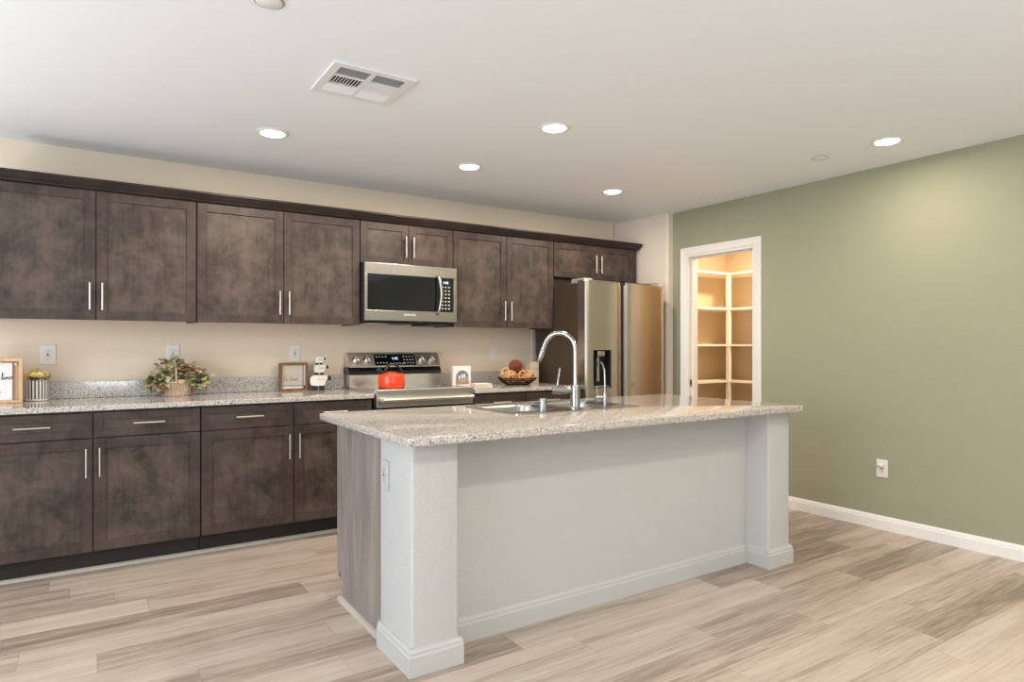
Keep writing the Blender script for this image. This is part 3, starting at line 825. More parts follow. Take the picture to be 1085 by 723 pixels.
bm = bm_new(); tube(bm, [last + dn * .018, last + dn * .022, last + dn * .090, last + dn * .095], [.0132, .0150, .0142, .0115], 18)
obj('spray_head', bm, M['chrome'], t, smooth=40)
hd = Vector((-.72, .69, 0))
bm = bm_new(); tube(bm, [fb + Vector((0, 0, .098)), fb + Vector((0, 0, .098)) + hd * .045], .0165, 16); tube(bm, [fb + Vector((0, 0, .098)) + hd * .045, fb + Vector((0, 0, .098)) + hd * .118, fb + Vector((0, 0, .098)) + hd * .121], [.0235, .0235, .020], 20)
v = obj('valve', bm, M['chrome'], t, smooth=40)
bm = bm_new(); q = fb + Vector((0, 0, .098)) + hd * .092
tube(bm, [q, q + Vector((-.002, 0, .03)), q + Vector((.012, 0, .112)), q + Vector((.013, 0, .115))], [.0055, .0055, .0065, .004], 10)
obj('lever', bm, M['chrome'], v, smooth=50)
# air gap
o = obj('air_gap_cap', lathe(bm_new(), [(.024, 0), (.024, .003), (.0205, .006), (.0205, .045), (.0215, .046), (.0215, .060), (.019, .066), (0, .067)], 24, (1.918, 2.642, TZ + .0055)), M['chrome'], origin=(1.918, 2.642, TZ + .0055), smooth=40)
tag(o, 'short chrome cylinder cap on the sink rim left of the faucet', 'air gap')
# filtered water tap
fb = Vector((2.338, 2.652, TZ + .0055))
t = thing('water_filter_tap', 'slim stainless drinking-water tap on the sink right of the tall faucet', 'tap', fb)
bm = bm_new(); lathe(bm, [(.017, 0), (.017, .003), (.010, .006), (.010, .03), (.0135, .034), (.0135, .072), (.010, .076), (0, .076)], 20, fb)
obj('base', bm, M['chrome'], t, smooth=40)
bm = bm_new(); tube(bm, smooth_path([fb + Vector((0, 0, .07)), fb + Vector((0, 0, .15)), fb + Vector((.000, .004, .195)), fb + Vector((.004, .028, .234)), fb + Vector((.012, .066, .236)), fb + Vector((.018, .088, .214))], 6), .0055, 12)
obj('spout', bm, M['chrome'], t, smooth=60)
bm = bm_new(); q = fb + Vector((0, 0, .052)); tube(bm, [q, q + Vector((-.048, .018, 0))], .009, 14); tube(bm, [q + Vector((-.040, .015, 0)), q + Vector((-.043, .016, .062))], [.004, .0045], 8)
obj('lever', bm, M['chrome'], t, smooth=40)

# ------------------------------------------------------------------ ceiling fixtures
LAMPS = [((0.884, 3.822), 'recessed ceiling light over the left base cabinets, leftmost of the five'),
         ((2.165, 2.874), 'recessed ceiling light above the island sink, in the middle of the ceiling'),
         ((2.151, 3.806), 'recessed ceiling light in front of the microwave'),
         ((3.433, 3.804), 'recessed ceiling light in front of the refrigerator'),
         ((3.945, 1.985), 'recessed ceiling light by the green wall, rightmost of the five')]
lamp0 = None
for (lx, ly), lab in LAMPS:
    if lamp0 is None:
        t = thing('recessed_light', lab, 'ceiling light', (lx, ly, H), 'recessed ceiling lights')
        bm = bm_new(); lathe(bm, [(.066, -.001), (.088, -.001), (.090, -.004), (.084, -.008), (.070, -.010), (.064, -.006), (.066, -.001)], 36, (lx, ly, H), cap=False)
        obj('trim_ring', bm, M['vent_white'], t, smooth=50)
        bm = bm_new(); lathe(bm, [(.0655, -.002), (.0655, -.007), (.055, -.013), (.030, -.016), (0, -.017)], 32, (lx, ly, H), cap=False)
        obj('lens', bm, M['lens'], t, smooth=60)
        lamp0 = t
    else:
        dup(lamp0, (lx, ly, H), lab, 'recessed ceiling lights')
    area_light('recessed_lamp', (lx, ly, H - .020), (0, 0, 0), .12, .12, E_LAMP * (0.6 if ly < 2.5 else 1.0), LAMP, 'DISK')

for (lx, ly), lab in (((3.949, 2.405), 'flat round white sprinkler cover in the ceiling near the green wall'),
                      ((0.537, 2.375), 'flat round white cover in the ceiling at the top picture edge')):
    t = thing('ceiling_cover', lab, 'sprinkler cover', (lx, ly, H), 'round ceiling covers')
    bm = bm_new(); lathe(bm, [(.046, -.0025), (.046, -.0055), (.043, -.0075), (0, -.0085)], 32, (lx, ly, H), cap=False)
    obj('disc', bm, M['vent_white'], t, smooth=40)
    bm = bm_new(); lathe(bm, [(.047, -.0003), (.051, -.0003), (.051, -.004), (.047, -.004), (.047, -.0003)], 32, (lx, ly, H), cap=False)
    obj('rim', bm, M['grey_plastic'], t, smooth=40)

# supply vent
vx0, vx1, vy0, vy1 = .880, 1.258, 2.705, 3.065
t = thing('ceiling_vent', 'white rectangular supply air vent with louvres in the ceiling', 'vent', ((vx0 + vx1) / 2, (vy0 + vy1) / 2, H))
cells = []
mxv = (vx0 + vx1) / 2; b_ = .036
xc = [(vx0 + b_, mxv - .010), (mxv + .010, vx1 - b_)]
hy = (vy1 - vy0 - 2 * b_ - .020) / 3
yc = [(vy0 + b_ + i * (hy + .010), vy0 + b_ + i * (hy + .010) + hy) for i in range(3)]
bm = bm_new()
plate(bm, [(vx0, vy0), (vx1, vy0), (vx1, vy1), (vx0, vy1)], [[(a, c), (a, d_), (b, d_), (b, c)] for a, b in xc for c, d_ in yc], H - .010, H - .0008)
obj('frame', bm, M['vent_white'], t)
bm = bm_new(); box(bm, vx0 + .03, vx1 - .03, vy0 + .03, vy1 - .03, H - .0007, H - .0003)
obj('duct_opening', bm, M['duct'], t)
def slat(x0, x1, y0, y1, along, ang):
    bm = bm_new(); cx, cy = (x0 + x1) / 2, (y0 + y1) / 2
    if along == 'x':
        box(bm, -(x1 - x0) / 2, (x1 - x0) / 2, -.0062, .0062, -.0005, .0005); Rm = Matrix.Rotation(ang, 4, 'X')
    else:
        box(bm, -.0062, .0062, -(y1 - y0) / 2, (y1 - y0) / 2, -.0005, .0005); Rm = Matrix.Rotation(ang, 4, 'Y')
    bmesh.ops.transform(bm, matrix=Matrix.Translation((cx, cy, H - .0062)) @ Rm, verts=bm.verts)
    obj('slat', bm, M['vent_white'], t)
for a, b in xc:
    for row, ang in ((0, 32), (2, -38)):
        c, d_ = yc[row]
        for i in range(8):
            y = c + (i + .5) * (d_ - c) / 8
            slat(a, b, y, y, 'x', R(ang))
for j, (a, b) in enumerate(xc):
    c, d_ = yc[1]
    for i in range(10):
        x = a + (i + .5) * (b - a) / 10
        slat(x, x, c, d_, 'y', R(-36 if j == 0 else 22))

# ------------------------------------------------------------------ outlets
def outlet_meshes(decora):
    pl = bm_new(); box(pl, -.038, .038, -.006, 0, -.060, .060, .003)
    return pl
def wall_plate(name, label, cat, loc, rotz, kind='outlet', w=.038, mt='white_plastic', group='white outlets on the backsplash wall'):
    """plate that faces -y before rotation"""
    t = thing(name, label, cat, (0, 0, 0), group)
    bm = bm_new(); box(bm, -w, w, -.006, -.0005, -.060, .060, .0025)
    obj('cover_plate', bm, M[mt], t)
    bm = bm_new()
    if kind == 'outlet':
        box(bm, -.0165, .0165, -.0078, -.0055, -.034, .034, .001)
        f = obj('receptacle', bm, M[mt], t)
        bm = bm_new()
        for z in (-.019, .019):
            for x in (-.006, .006): box(bm, x - .0012, x + .0012, -.0083, -.0077, z + .001, z + .009)
            lathe(bm, [(.0028, -.0005), (.0028, .0001)], 10, (0, -.0078, z - .007), 'y')
        box(bm, -.006, .006, -.0086, -.0077, -.004, .004, .0005)
        obj('slots', bm, M['slot'], f)
    else:
        box(bm, -.0165, .0165, -.0085, -.0055, -.034, .034, .002)
        obj('rocker', bm, M['white_plastic'], t)
        bm = bm_new()
        for z in (-.048, .048): lathe(bm, [(.003, -.0003), (.003, .0003)], 10, (0, -.0063, z), 'y')
        obj('screw', bm, M['nickel'], t)
    t.location = loc; t.rotation_euler = (0, 0, rotz)
    return t
wall_plate('power_outlet', 'white outlet above the striped flower pot at the far left', 'outlet', (-.194, W, 1.181), 0, w=.040)
wall_plate('power_outlet', 'white outlet just behind the leafy basket', 'outlet', (.476, W, 1.183), 0)
wall_plate('power_outlet', 'white outlet above the small brown picture frame', 'outlet', (1.262, W, 1.181), 0)
wall_plate('light_switch', 'white rocker switch on the wall right of the range', 'switch', (2.962, W, 1.187), 0, 'switch')
wall_plate('power_outlet', 'white outlet on the bright side of the left island column', 'outlet', (IX0, 2.475, .712), R(-90), mt='island_trim', group='white outlets away from the backsplash')
t = wall_plate('power_outlet', 'white outlet low on the green wall', 'outlet', (RX, 2.285, .411), R(-90), group='white outlets away from the backsplash')
t = thing('power_plug', 'small white plug with a stubby cord sitting in the green wall outlet', 'plug', (RX - .008, 2.285, .430))
bm = bm_new(); lathe(bm, [(.013, -.0005), (.014, -.010), (.012, -.022), (.006, -.026), (0, -.026)], 16, (RX - .008, 2.285, .430), 'x', cap=False)
obj('plug_body', bm, M['white_plastic'], t, smooth=50)
bm = bm_new(); tube(bm, smooth_path([(RX - .030, 2.285, .430), (RX - .042, 2.295, .425), (RX - .038, 2.315, .432), (RX - .020, 2.322, .438)], 5), .004, 8)
obj('cord', bm, M['grey_plastic'], t, smooth=60)

# ------------------------------------------------------------------ pantry shelving
t = thing('pantry_shelving', 'white L-shaped pantry shelves with a post at the inner corner', 'shelves', (5.75, 4.55, 0))
for z in (.50, .875, 1.255, 1.635, 2.005):
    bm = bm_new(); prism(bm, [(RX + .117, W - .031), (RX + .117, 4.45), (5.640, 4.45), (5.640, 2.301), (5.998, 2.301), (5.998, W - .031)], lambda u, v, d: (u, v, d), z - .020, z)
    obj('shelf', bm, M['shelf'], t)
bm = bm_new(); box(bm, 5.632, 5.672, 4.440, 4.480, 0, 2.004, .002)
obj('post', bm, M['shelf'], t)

# ------------------------------------------------------------------ things on the left countertop
CZ = .9143
# pine sign
t = thing('framed_sign', 'pine framed sign with black script lettering at the far left of the counter', 'sign', (-.42, 4.56, CZ))
sx0, sx1, sy, sz1 = -.560, -.300, 4.560, 1.165
bm = bm_new(); fw = .017
box(bm, sx0, sx1, sy, sy + .045, sz1 - fw, sz1, .002); box(bm, sx0, sx1, sy, sy + .045, CZ, CZ + fw, .002)
box(bm, sx0, sx0 + fw, sy, sy + .045, CZ + fw, sz1 - fw, .001); box(bm, sx1 - fw, sx1, sy, sy + .045, CZ + fw, sz1 - fw, .001)
obj('frame', bm, M['pine'], t)
bm = bm_new(); box(bm, sx0 + fw, sx1 - fw, sy + .034, sy + .042, CZ + fw, sz1 - fw)
obj('back_board', bm, M['pine'], t)
bm = bm_new(); box(bm, sx0 + .045, -.347, sy + .018, sy + .026, CZ + fw, sz1 - fw - .008, .001)
cdp = obj('card', bm, M['paper'], t)
bm = bm_new(); lathe(bm, [(0, -.012), (.006, -.010), (.007, -.004), (.003, 0), (.003, .012)], 12, (-.332, sy + .026, sz1 - fw - .016), 'y')
obj('peg', bm, M['paper'], t, smooth=50)
def script(strokes, org, s, y, rad, rotz=0.0, lift=None):
    """handwriting: strokes of (u, v) points in letter heights -> thin tubes on a plane facing -y"""
    bm = bm_new()
    for st in strokes:
        pts = smooth_path([(u, 0, v) for u, v in st], 5)
        tube(bm, [Vector((org[0] + p.x * s, y, org[1] + p.z * s)) for p in pts], rad, 6)
    return bm
lino = [[(-.3, .1), (.1, .9), (.25, 2.1), (.1, 2.2), (-.02, .8), (.02, .1), (.22, .05), (.5, .6), (.62, .95), (.58, .2), (.75, .05), (1.0, .5), (1.15, .9), (1.12, .1),
         (1.3, .65), (1.55, .95), (1.62, .4), (1.68, .08), (1.9, .25), (2.1, .85), (2.4, 1.0), (2.2, .9), (2.05, .5), (2.2, .08), (2.5, .12), (2.7, .55), (2.5, .95), (2.45, .8), (2.75, .72), (3.0, .85)],
        [(.68, 1.45), (.74, 1.55)]]
bm = script(lino, (-.393, 1.046), .0165, sy + .0172, .0016)
obj('script_lettering', bm, M['ink'], cdp)
bm = bm_new(); box(bm, -.47, -.395, sy + .0165, sy + .018, .975, .978); box(bm, -.45, -.400, sy + .0165, sy + .018, .966, .968); box(bm, -.47, -.41, sy + .0165, sy + .018, 1.115, 1.117)
obj('small_print', bm, M['faint_ink'], cdp)

# striped pot of yellow flowers
pc = Vector((-.243, 4.690, CZ))
t = thing('flower_pot', 'black and white striped pot of small yellow flowers', 'flower pot', pc)
bm = bm_new(); lathe(bm, [(.050, 0), (.056, .003), (.0585, .012), (.0600, .118), (.0585, .1195), (.055, .118), (.053, .03), (0, .03)], 44, pc)
obj('pot', bm, M['stripes'], t, smooth=40)
bm = bm_new(); lathe(bm, [(.054, .095), (.03, .104), (0, .106)], 24, pc, cap=False)
obj('soil', bm, M['walnut'], t)
def leaf(bm, p, d, up, L, w, fold=.25):
    d = d.normalized(); s = d.cross(up).normalized(); n = s.cross(d).normalized()
    prof = ((0, .0), (.25, .8), (.55, 1.0), (.8, .62), (1.0, 0.0))
    mid = [bm.verts.new(p + d * L * u - n * (u * u * L * .25)) for u, _ in prof]
    lf = [bm.verts.new(p + d * L * u + s * w * k + n * (w * k * fold - u * u * L * .25)) for u, k in prof[1:-1]]
    rt = [bm.verts.new(p + d * L * u - s * w * k + n * (w * k * fold - u * u * L * .25)) for u, k in prof[1:-1]]
    for sd in (lf, rt):
        bm.faces.new((mid[0], mid[1], sd[0])); bm.faces.new((mid[1], mid[2], sd[1], sd[0])); bm.faces.new((mid[2], mid[3], sd[2], sd[1])); bm.faces.new((mid[3], mid[4], sd[2]))
bm = bm_new(); rnd = random.Random(3)
for i in range(46):
    a = rnd.uniform(0, 2 * PI); r = rnd.uniform(.01, .05)
    p = pc + Vector((r * math.cos(a), r * math.sin(a), rnd.uniform(.105, .135)))
    leaf(bm, p, Vector((math.cos(a), math.sin(a), rnd.uniform(.1, 1.0))), Vector((0, 0, 1)), rnd.uniform(.022, .034), .009)
obj('foliage', bm, M['green_leaf'], t)
k = 0
for (r, n_, zz) in ((.0, 1, .170), (.028, 6, .168), (.054, 11, .156)):
    for i in range(n_):
        a = 2 * PI * i / max(n_, 1) + r * 20
        c = pc + Vector((r * math.cos(a) + rnd.uniform(-.004, .004), r * math.sin(a), zz + rnd.uniform(-.011, .011)))
        bm = bm_new(); ax = Vector((math.cos(a) * r * 12, math.sin(a) * r * 12, 1)).normalized()
        for ring, (npet, tilt, L) in enumerate(((9, .25, .017), (8, .7, .014), (5, 1.6, .010))):
            for j in range(npet):
                b2 = 2 * PI * j / npet + ring * .3
                e1 = ax.orthogonal().normalized(); e2 = ax.cross(e1)
                leaf(bm, c, e1 * math.cos(b2) + e2 * math.sin(b2) + ax * tilt, ax, L * 1.35, .0075, .5)
        tube(bm, [c - ax * .004, c + ax * .004], [.004, .003], 8)
        tube(bm, [pc + Vector((r * .5 * math.cos(a), r * .5 * math.sin(a), .10)), c], .0012, 5)
        obj('flower', bm, M['petal'], t)

# woven basket with variegated foliage
bc = Vector((.487, 4.655, CZ))
t = thing('plant_basket', 'oval wicker basket with a hoop handle full of green and reddish leaves', 'basket', bc)
def oval(bm, prof, n, c, ex=1.0, ey=.62):
    rings = [[bm.verts.new((c.x + r * ex * math.cos(2 * PI * k / n), c.y + r * ey * math.sin(2 * PI * k / n), c.z + h)) for k in range(n)] for r, h in prof]
    for A, B in zip(rings, rings[1:]):
        for k in range(n): bm.faces.new((A[k], A[(k + 1) % n], B[(k + 1) % n], B[k]))
    bm.faces.new(rings[0][::-1]); bm.faces.new(rings[-1])
bm = bm_new(); prof = []
for i in range(9):                          # woven courses
    z = .004 + i * .009
    prof += [(.083 + i * .0016, z), (.087 + i * .0016, z + .0045)]
oval(bm, [(.080, 0)] + prof + [(.097, .088), (.090, .088), (.085, .06)], 40, bc)
for k in range(26):                         # upright stakes
    a = 2 * PI * k / 26
    tube(bm, [(bc.x + .086 * math.cos(a), bc.y + .0535 * math.sin(a), bc.z + .002), (bc.x + .1025 * math.cos(a), bc.y + .0635 * math.sin(a), bc.z + .09)], .003, 6)
tube(bm, [(bc.x + .099 * math.cos(2 * PI * k / 40), bc.y + .0615 * math.sin(2 * PI * k / 40), bc.z + .09) for k in range(40)], .006, 8, True)
obj('basket', bm, M['wicker'], t, smooth=40)
bm = bm_new(); hp_ = [(bc.x - .012 + .0 * math.cos(a), bc.y - .064 * math.cos(a), bc.z + .085 + .135 * math.sin(a)) for a in [PI * i / 16 for i in range(17)]]
tube(bm, hp_, .0055, 8)
tube(bm, [(x + .003 * math.cos(i * 1.9), y, z + .004 * math.sin(i * 1.9)) for i, (x, y, z) in enumerate(hp_)], .0045, 6)
obj('basket_handle', bm, M['wicker'], t, smooth=50)
bm = bm_new(); rnd = random.Random(11)
lobes0 = [(0, 0, .13, .10, .075, .06), (-.085, 0, .11, .075, .06, .055), (.08, 0, .12, .075, .06, .055), (-.04, 0, .185, .07, .05, .045), (.06, 0, .165, .07, .05, .045), (.14, -.01, .105, .05, .045, .045), (-.125, -.01, .085, .045, .045, .045), (-.10, -.03, .075, .05, .04, .035), (.115, -.03, .08, .05, .04, .04)]
lobes = lobes0
stem = bm_new()
for i in range(420):
    lx, ly, lz, ax_, ay_, az_ = rnd.choice(lobes)
    v = Vector((rnd.gauss(0, 1), rnd.gauss(0, 1), rnd.gauss(0, 1))).normalized() * rnd.uniform(.55, 1.0)
    p = bc + Vector((lx + v.x * ax_, ly + v.y * ay_, lz + v.z * az_))
    if p.y > W - .035: p.y = W - .035
    if p.z < CZ + .062: p.z = CZ + .062
    d_ = Vector((v.x + lx * 3, v.y - .35, v.z * .6 + .05 + rnd.uniform(-.4, .3)))
    leaf(bm, p, d_, Vector((rnd.uniform(-.3, .3), -.6, 1)), rnd.uniform(.030, .050), rnd.uniform(.013, .020))
    if i % 4 == 0: tube(stem, [bc + Vector((lx * .3, 0, .07)), (p + bc + Vector((lx * .6, 0, .1))) / 2, p], .0013, 5)
for v in bm.verts:
    if v.co.y > W - .026: v.co.y = W - .026
    if v.co.z < CZ + .004: v.co.z = CZ + .004
obj('foliage', bm, M['leaf'], t)
obj('stems', stem, M['green_leaf'], t)

# brown frame
t = thing('picture_frame', 'small brown wooden frame with script and grey plaid stripes beside the sheep', 'picture frame', (1.24, 4.735, CZ))
fx_0, fx_1, fyy, fzt = 1.140, 1.338, 4.725, 1.115
bm = bm_new(); w_ = .017
box(bm, fx_0, fx_1, fyy, fyy + .028, fzt - w_, fzt, .0015); box(bm, fx_0, fx_1, fyy, fyy + .028, CZ, CZ + w_, .0015)
box(bm, fx_0, fx_0 + w_, fyy, fyy + .028, CZ + w_, fzt - w_, .0015); box(bm, fx_1 - w_, fx_1, fyy, fyy + .028, CZ + w_, fzt - w_, .0015)
obj('frame', bm, M['walnut'], t)
bm = bm_new(); box(bm, fx_0 + w_ - .001, fx_1 - w_ + .001, fyy + .014, fyy + .022, CZ + w_ - .001, fzt - w_ + .001)
pb = obj('picture', bm, M['beige_board'], t)
bm = bm_new(); box(bm, fx_1 - .036, fx_1 - .027, fyy + .0128, fyy + .014, CZ + w_, fzt - w_); box(bm, fx_0 + w_, fx_1 - w_, fyy + .0130, fyy + .014, CZ + .032, CZ + .040)
obj('stripe', bm, M['plaid'], pb)
bm = bm_new(); box(bm, fx_1 - .0265, fx_1 - w_, fyy + .0132, fyy + .014, CZ + w_, fzt - w_); box(bm, fx_0 + w_, fx_1 - w_, fyy + .0132, fyy + .014, CZ + w_, CZ + .0315)
obj('border', bm, M['plaid_white'], pb)
bek = [[(.0, 0), (.15, 1.1), (.3, 2.0), (.7, 1.9), (.6, 1.2), (.3, 1.05), (.8, .9), (.75, .2), (.3, 0), (.0, .2)], [(1.0, .5), (1.4, .7), (1.3, 1.0), (1.05, .7), (1.15, .1), (1.6, .3)],
       [(2.5, 0), (2.75, 1.2), (2.95, 2.1), (2.75, 1.2), (2.6, .1), (2.8, .8), (3.1, .9), (2.8, .6), (3.2, .0), (3.5, .7), (3.5, .1), (3.8, .7), (3.9, .1), (4.1, .8), (4.3, .6), (4.35, .1), (4.6, .5), (4.9, .8), (4.7, .1), (5.05, .4), (5.3, 1.6), (5.2, .4), (5.5, .2)]]
obj('script_lettering', script(bek, (fx_0 + .031, .985), .0185, fyy + .0132, .0011), M['faint_ink'], pb)

# stacked sheep
t = thing('sheep_figurine', 'figurine of three white sheep with black faces stacked on one another', 'figurine', (1.425, 4.70, CZ))
def sheep(cx, z0, L, Hb, leg, first=False):
    """outline facing +x as a rounded slab, then legs and head"""
    out = [(-.50, .55), (-.47, .80), (-.36, .96), (-.15, 1.0), (.15, .97), (.42, 1.0), (.50, .88), (.46, .72), (.34, .45), (.27, .12), (.20, .0), (-.38, .0), (-.47, .18)]
    pts = [(p.x, p.z) for p in smooth_path([(u, 0, v) for u, v in out] + [(out[0][0], 0, out[0][1])], 4)[:-1]]
    bm = bm_new(); th = .014 + L * .10
    prism(bm, [(cx + u * L, z0 + leg + v * Hb) for u, v in pts], lambda u, v, d: (u, d, v), 4.70 - th / 2, 4.70 + th / 2, .004)
    b = obj('sheep_body', bm, M['sheep'], t, smooth=40)
    bm = bm_new(); hx, hz = cx + L * .50, z0 + leg + Hb * .66
    head = [(-.25, .5), (.15, .62), (.42, .30), (.50, -.05), (.40, -.42), (.12, -.45), (-.2, -.05)]
    k_ = L * .26
    prism(bm, [(hx + u * k_, hz + v * k_) for u, v in head], lambda u, v, d: (u, d, v), 4.70 - th * .62, 4.70 + th * .62, .002)
    prism(bm, [(hx - .30 * k_, hz + .25 * k_), (hx - .02 * k_, hz + .50 * k_), (hx - .28 * k_, hz + .62 * k_)], lambda u, v, d: (u, d, v), 4.70 - th * .75, 4.70 + th * .75)
    obj('sheep_head', bm, M['black_matte'], b)
    for u in (-.36, -.20, .06, .20):
        bm = bm_new()
        prism(bm, [(cx + (u - .055) * L, z0 + leg + .05 * Hb), (cx + (u + .075) * L, z0 + leg + .05 * Hb), (cx + (u + .085) * L, z0), (cx + (u - .025) * L, z0)], lambda u, v, d: (u, d, v), 4.70 - th * .3, 4.70 + th * .3)
        obj('sheep_leg', bm, M['black_matte'], b)
    scr = [[(0, .2), (.3, .9), (.5, .2), (.9, .7), (1.1, .1), (1.4, .8), (1.6, .2), (1.9, .5)], [(2.3, .2), (2.6, .9), (2.7, .2), (3.1, .7), (3.3, .2), (3.6, .6)]]
    bm = script(scr, (cx - L * .10, z0 + leg + Hb * .50), L * .10, 4.70 - th / 2 - .0003, .0008)
    obj('script_lettering', bm, M['faint_ink'], b)
sheep(1.412, CZ, .132, .076, .034)
sheep(1.418, CZ + .110, .092, .057, .018)
sheep(1.414, CZ + .185, .066, .042, .014)

# kettle on the cooktop
kc = Vector((1.806, 4.31, .9368))
t = thing('kettle', 'squat orange-red kettle with black handle and spout on the cooktop', 'kettle', kc)
bm = bm_new(); lathe(bm, [(.085, 0), (.092, .004), (.094, .012), (.094, .086), (.091, .096), (.083, .102), (.05, .106), (.0, .108)], 44, kc)
obj('body', bm, M['red'], t, smooth=40)
bm = bm_new(); lathe(bm, [(.038, .105), (.038, .110), (.02, .114), (0, .1145)], 24, kc, cap=False)
lid = obj('lid', bm, M['red'], t, smooth=40)
bm = bm_new(); lathe(bm, [(.0, .1145), (.009, .1145), (.011, .120), (.011, .125), (0, .129)], 16, kc, cap=False)
obj('lid_knob', bm, M['black_matte'], lid, smooth=40)
bm = bm_new(); tube(bm, [kc + Vector((-.060, -.01, .088)), kc + Vector((-.080, -.014, .112)), kc + Vector((-.100, -.016, .128))], [.020, .016, .013], 16)
sphere(bm, kc + Vector((-.100, -.016, .130)), .015, seg=14)
obj('spout', bm, M['black_matte'], t, smooth=50)
bm = bm_new()
tube(bm, smooth_path([kc + Vector((-.050, .0, .098)), kc + Vector((-.046, .0, .125)), kc + Vector((-.022, .0, .160)), kc + Vector((.010, .0, .168)), kc + Vector((.055, .0, .150)), kc + Vector((.078, 0, .120)), kc + Vector((.082, 0, .094))], 6), [.0075] * 37, 10)
tube(bm, [kc + Vector((-.044, 0, .128)), kc + Vector((-.020, 0, .164))], [.011, .011], 12)
obj('handle', bm, M['black_matte'], t, smooth=50)

# ------------------------------------------------------------------ things on the right countertop
# white card block with an arched niche
t = thing('tabletop_sign', 'small white block with a grey arched niche holding tiny white trees', 'ornament', (2.448, 4.46, CZ))
ax0, ax1, ayy, az1 = 2.372, 2.527, 4.445, 1.080
cxa = (ax0 + ax1) / 2 + .004; ar = .060; asp = CZ + .070
arch = [(cxa - ar, CZ + .020), (cxa - ar, asp)] + [(cxa - ar * math.cos(R(a)), asp + ar * math.sin(R(a))) for a in range(12, 180, 12)] + [(cxa + ar, asp), (cxa + ar, CZ + .020)]
bm = bm_new()   # face with the arch cut out, extruded back
tb = bmesh.new()
for yv in (ayy, ayy + .030):
    es = []
    for loop in ([(ax0, CZ), (ax1, CZ), (ax1, az1), (ax0, az1)], arch):
        vs = [tb.verts.new((x, yv, z)) for x, z in loop]
        es += [tb.edges.new((vs[i], vs[(i + 1) % len(vs)])) for i in range(len(vs))]
    bmesh.ops.triangle_fill(tb, use_beauty=True, edges=es)
for loop in ([(ax0, CZ), (ax1, CZ), (ax1, az1), (ax0, az1)], arch):
    for i in range(len(loop)):
        (xa, za), (xb, zb) = loop[i], loop[(i + 1) % len(loop)]
        tb.faces.new([tb.verts.new(p) for p in ((xa, ayy, za), (xb, ayy, zb), (xb, ayy + .03, zb), (xa, ayy + .03, za))])
bmesh.ops.remove_doubles(tb, verts=tb.verts, dist=1e-5); merge(bm, tb)
obj('block', bm, M['paper'], t)
bm = bm_new(); prism(bm, arch, lambda u, v, d: (u, d, v), ayy + .022, ayy + .0295)
obj('niche_back', bm, M['arch_grey'], t)
bm = bm_new(); box(bm, cxa - ar + .001, cxa + ar - .001, ayy + .002, ayy + .0215, CZ + .0205, CZ + .045, .001)
obj('niche_floor', bm, M['arch_floor'], t)
for dx, hh in ((-.022, .046), (.002, .058), (.022, .064)):
    bm = bm_new(); lathe(bm, [(.003, 0), (.003, hh * .5), (.009, hh * .5), (.006, hh * .75), (.0, hh)], 12, (cxa + dx, ayy + .011, CZ + .0455), cap=False)
    obj('tiny_tree', bm, M['paper'], t, smooth=40)

# folded cloth
bm = bm_new(); rnd = random.Random(5)
for i in range(3):
    tb = bmesh.new(); bmesh.ops.create_grid(tb, x_segments=14, y_segments=10, size=.5)
    w2, d2 = .150 - i * .006, .105 - i * .006
    for v in tb.verts:
        v.co = Vector((v.co.x * w2, v.co.y * d2, .0))
    r_ = bmesh.ops.extrude_face_region(tb, geom=tb.faces[:]); bmesh.ops.translate(tb, vec=(0, 0, .009), verts=[g for g in r_['geom'] if isinstance(g, bmesh.types.BMVert)])
    for v in tb.verts:
        v.co.z += .0025 * (mnoise.noise(Vector((v.co.x * 25, v.co.y * 25, i * 3.1))) + 1) + i * .0125
        v.co.z = max(v.co.z, .0003)
    merge(bm, tb, Matrix.Translation((2.515, 4.265, CZ)) @ Matrix.Rotation(R(-8 + i * 2), 4, 'Z'))
o = obj('folded_cloth', bm, M['cloth'], origin=(2.515, 4.265, CZ), smooth=60)
tag(o, 'small folded white cloth on the granite just right of the range', 'cloth')

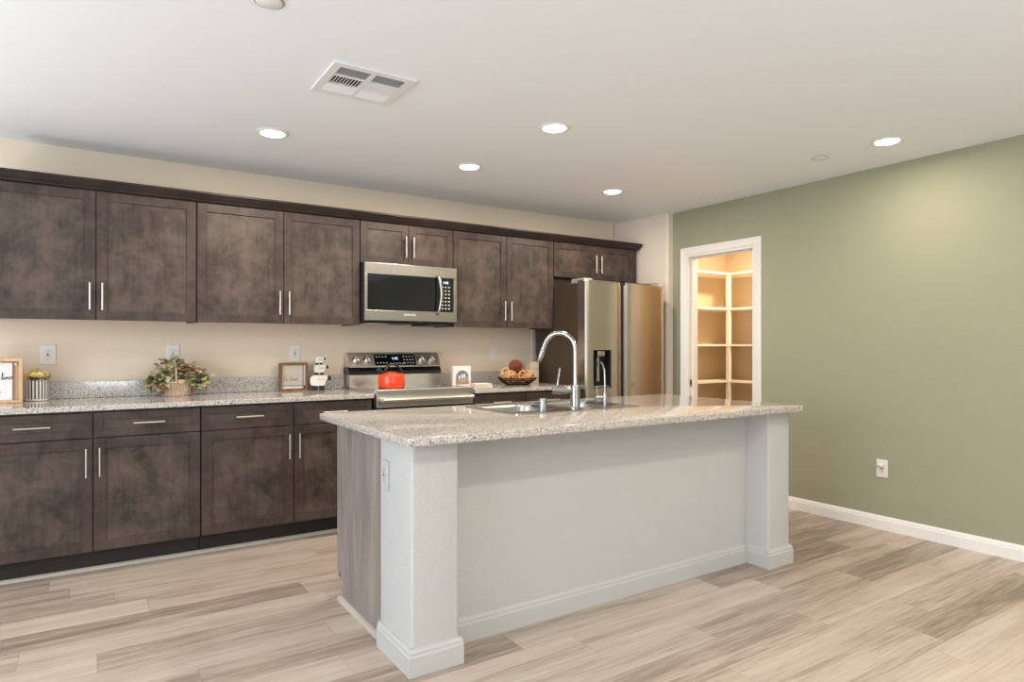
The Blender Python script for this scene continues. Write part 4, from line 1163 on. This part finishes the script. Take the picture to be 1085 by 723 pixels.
# bowl with rattan balls
bw = Vector((2.997, 4.490, CZ))
t = thing('wire_bowl', 'shallow dark wire bowl holding the wicker balls', 'bowl', bw)
bm = bm_new()
def bowl_r(h): return .085 + .075 * math.sin(min(1, h / .060) * PI / 2)
for h in (.004, .022, .040, .056):
    r = bowl_r(h); tube(bm, [bw + Vector((r * math.cos(2 * PI * k / 40), r * math.sin(2 * PI * k / 40), h)) for k in range(40)], .0035 if h < .05 else .005, 8, True)
for k in range(36):
    a = 2 * PI * k / 36
    tube(bm, [bw + Vector((bowl_r(h) * math.cos(a + h * 3), bowl_r(h) * math.sin(a + h * 3), h)) for h in (.004, .012, .024, .040, .056)], .0028, 6)
lathe(bm, [(0, .0005), (.076, .0005), (.080, .005), (.074, .008), (0, .008)], 32, bw, cap=False)
obj('bowl_body', bm, M['wire'], t, smooth=50)
def rattan_ball(label, c, r, mat, seed):
    rr = random.Random(seed)
    t = thing('rattan_ball', label, 'decorative ball', c, 'wicker balls in the bowl')
    bm = bm_new(); sphere(bm, c, r * .86, seg=20)
    obj('core', bm, M['ball_core'], t, smooth=60)
    bm = bm_new()
    for i in range(20):
        n = Vector((rr.gauss(0, 1), rr.gauss(0, 1), rr.gauss(0, 1))).normalized(); a = n.orthogonal().normalized(); b = n.cross(a)
        o_ = rr.uniform(-.45, .45) * r; q = math.sqrt(r * r - o_ * o_) * rr.uniform(.93, .97)
        tube(bm, [c + n * o_ + (a * math.cos(2 * PI * k / 30) + b * math.sin(2 * PI * k / 30)) * q for k in range(30)], r * .085, 5, True)
    obj('weave', bm, mat, t, smooth=60)
rattan_ball('tan wicker ball at the left side of the dark bowl', bw + Vector((-.088, -.035, .066)), .055, M['rattan_tan'], 1)
rattan_ball('large tan wicker ball at the front centre of the dark bowl', bw + Vector((.022, -.078, .068)), .058, M['rattan_tan'], 2)
rattan_ball('pale wicker ball at the right side of the dark bowl', bw + Vector((.112, .002, .066)), .053, M['rattan_pale'], 3)
rattan_ball('pale wicker ball at the back left behind the red one', bw + Vector((-.052, .082, .088)), .054, M['rattan_pale'], 4)
rattan_ball('dark red-brown wicker ball on top of the pile', bw + Vector((-.020, -.006, .153)), .055, M['rattan_red'], 5)

# whitewashed box
t = thing('wooden_box', 'tall whitewashed wooden box on the counter beside the refrigerator', 'box', (3.25, 4.635, CZ))
bx0, bx1, by0, by1, bz1 = 3.206, 3.297, 4.600, 4.670, 1.088
bm = bm_new()
box(bm, bx0, bx1, by0, by0 + .010, CZ, bz1, .0015); box(bm, bx0, bx1, by1 - .010, by1, CZ, bz1, .0015)
box(bm, bx0, bx0 + .010, by0 + .010, by1 - .010, CZ, bz1, .0015); box(bm, bx1 - .010, bx1, by0 + .010, by1 - .010, CZ, bz1, .0015)
box(bm, bx0 + .01, bx1 - .01, by0 + .01, by1 - .01, CZ, CZ + .01)
obj('box_body', bm, M['whitewash'], t)
bm = bm_new(); box(bm, bx0 - .002, bx1 + .002, by0 - .002, by1 + .002, bz1 + .0003, bz1 + .010, .002)
obj('lid', bm, M['whitewash'], t)

for o in bpy.data.objects:
    if '_org' in o: del o['_org']
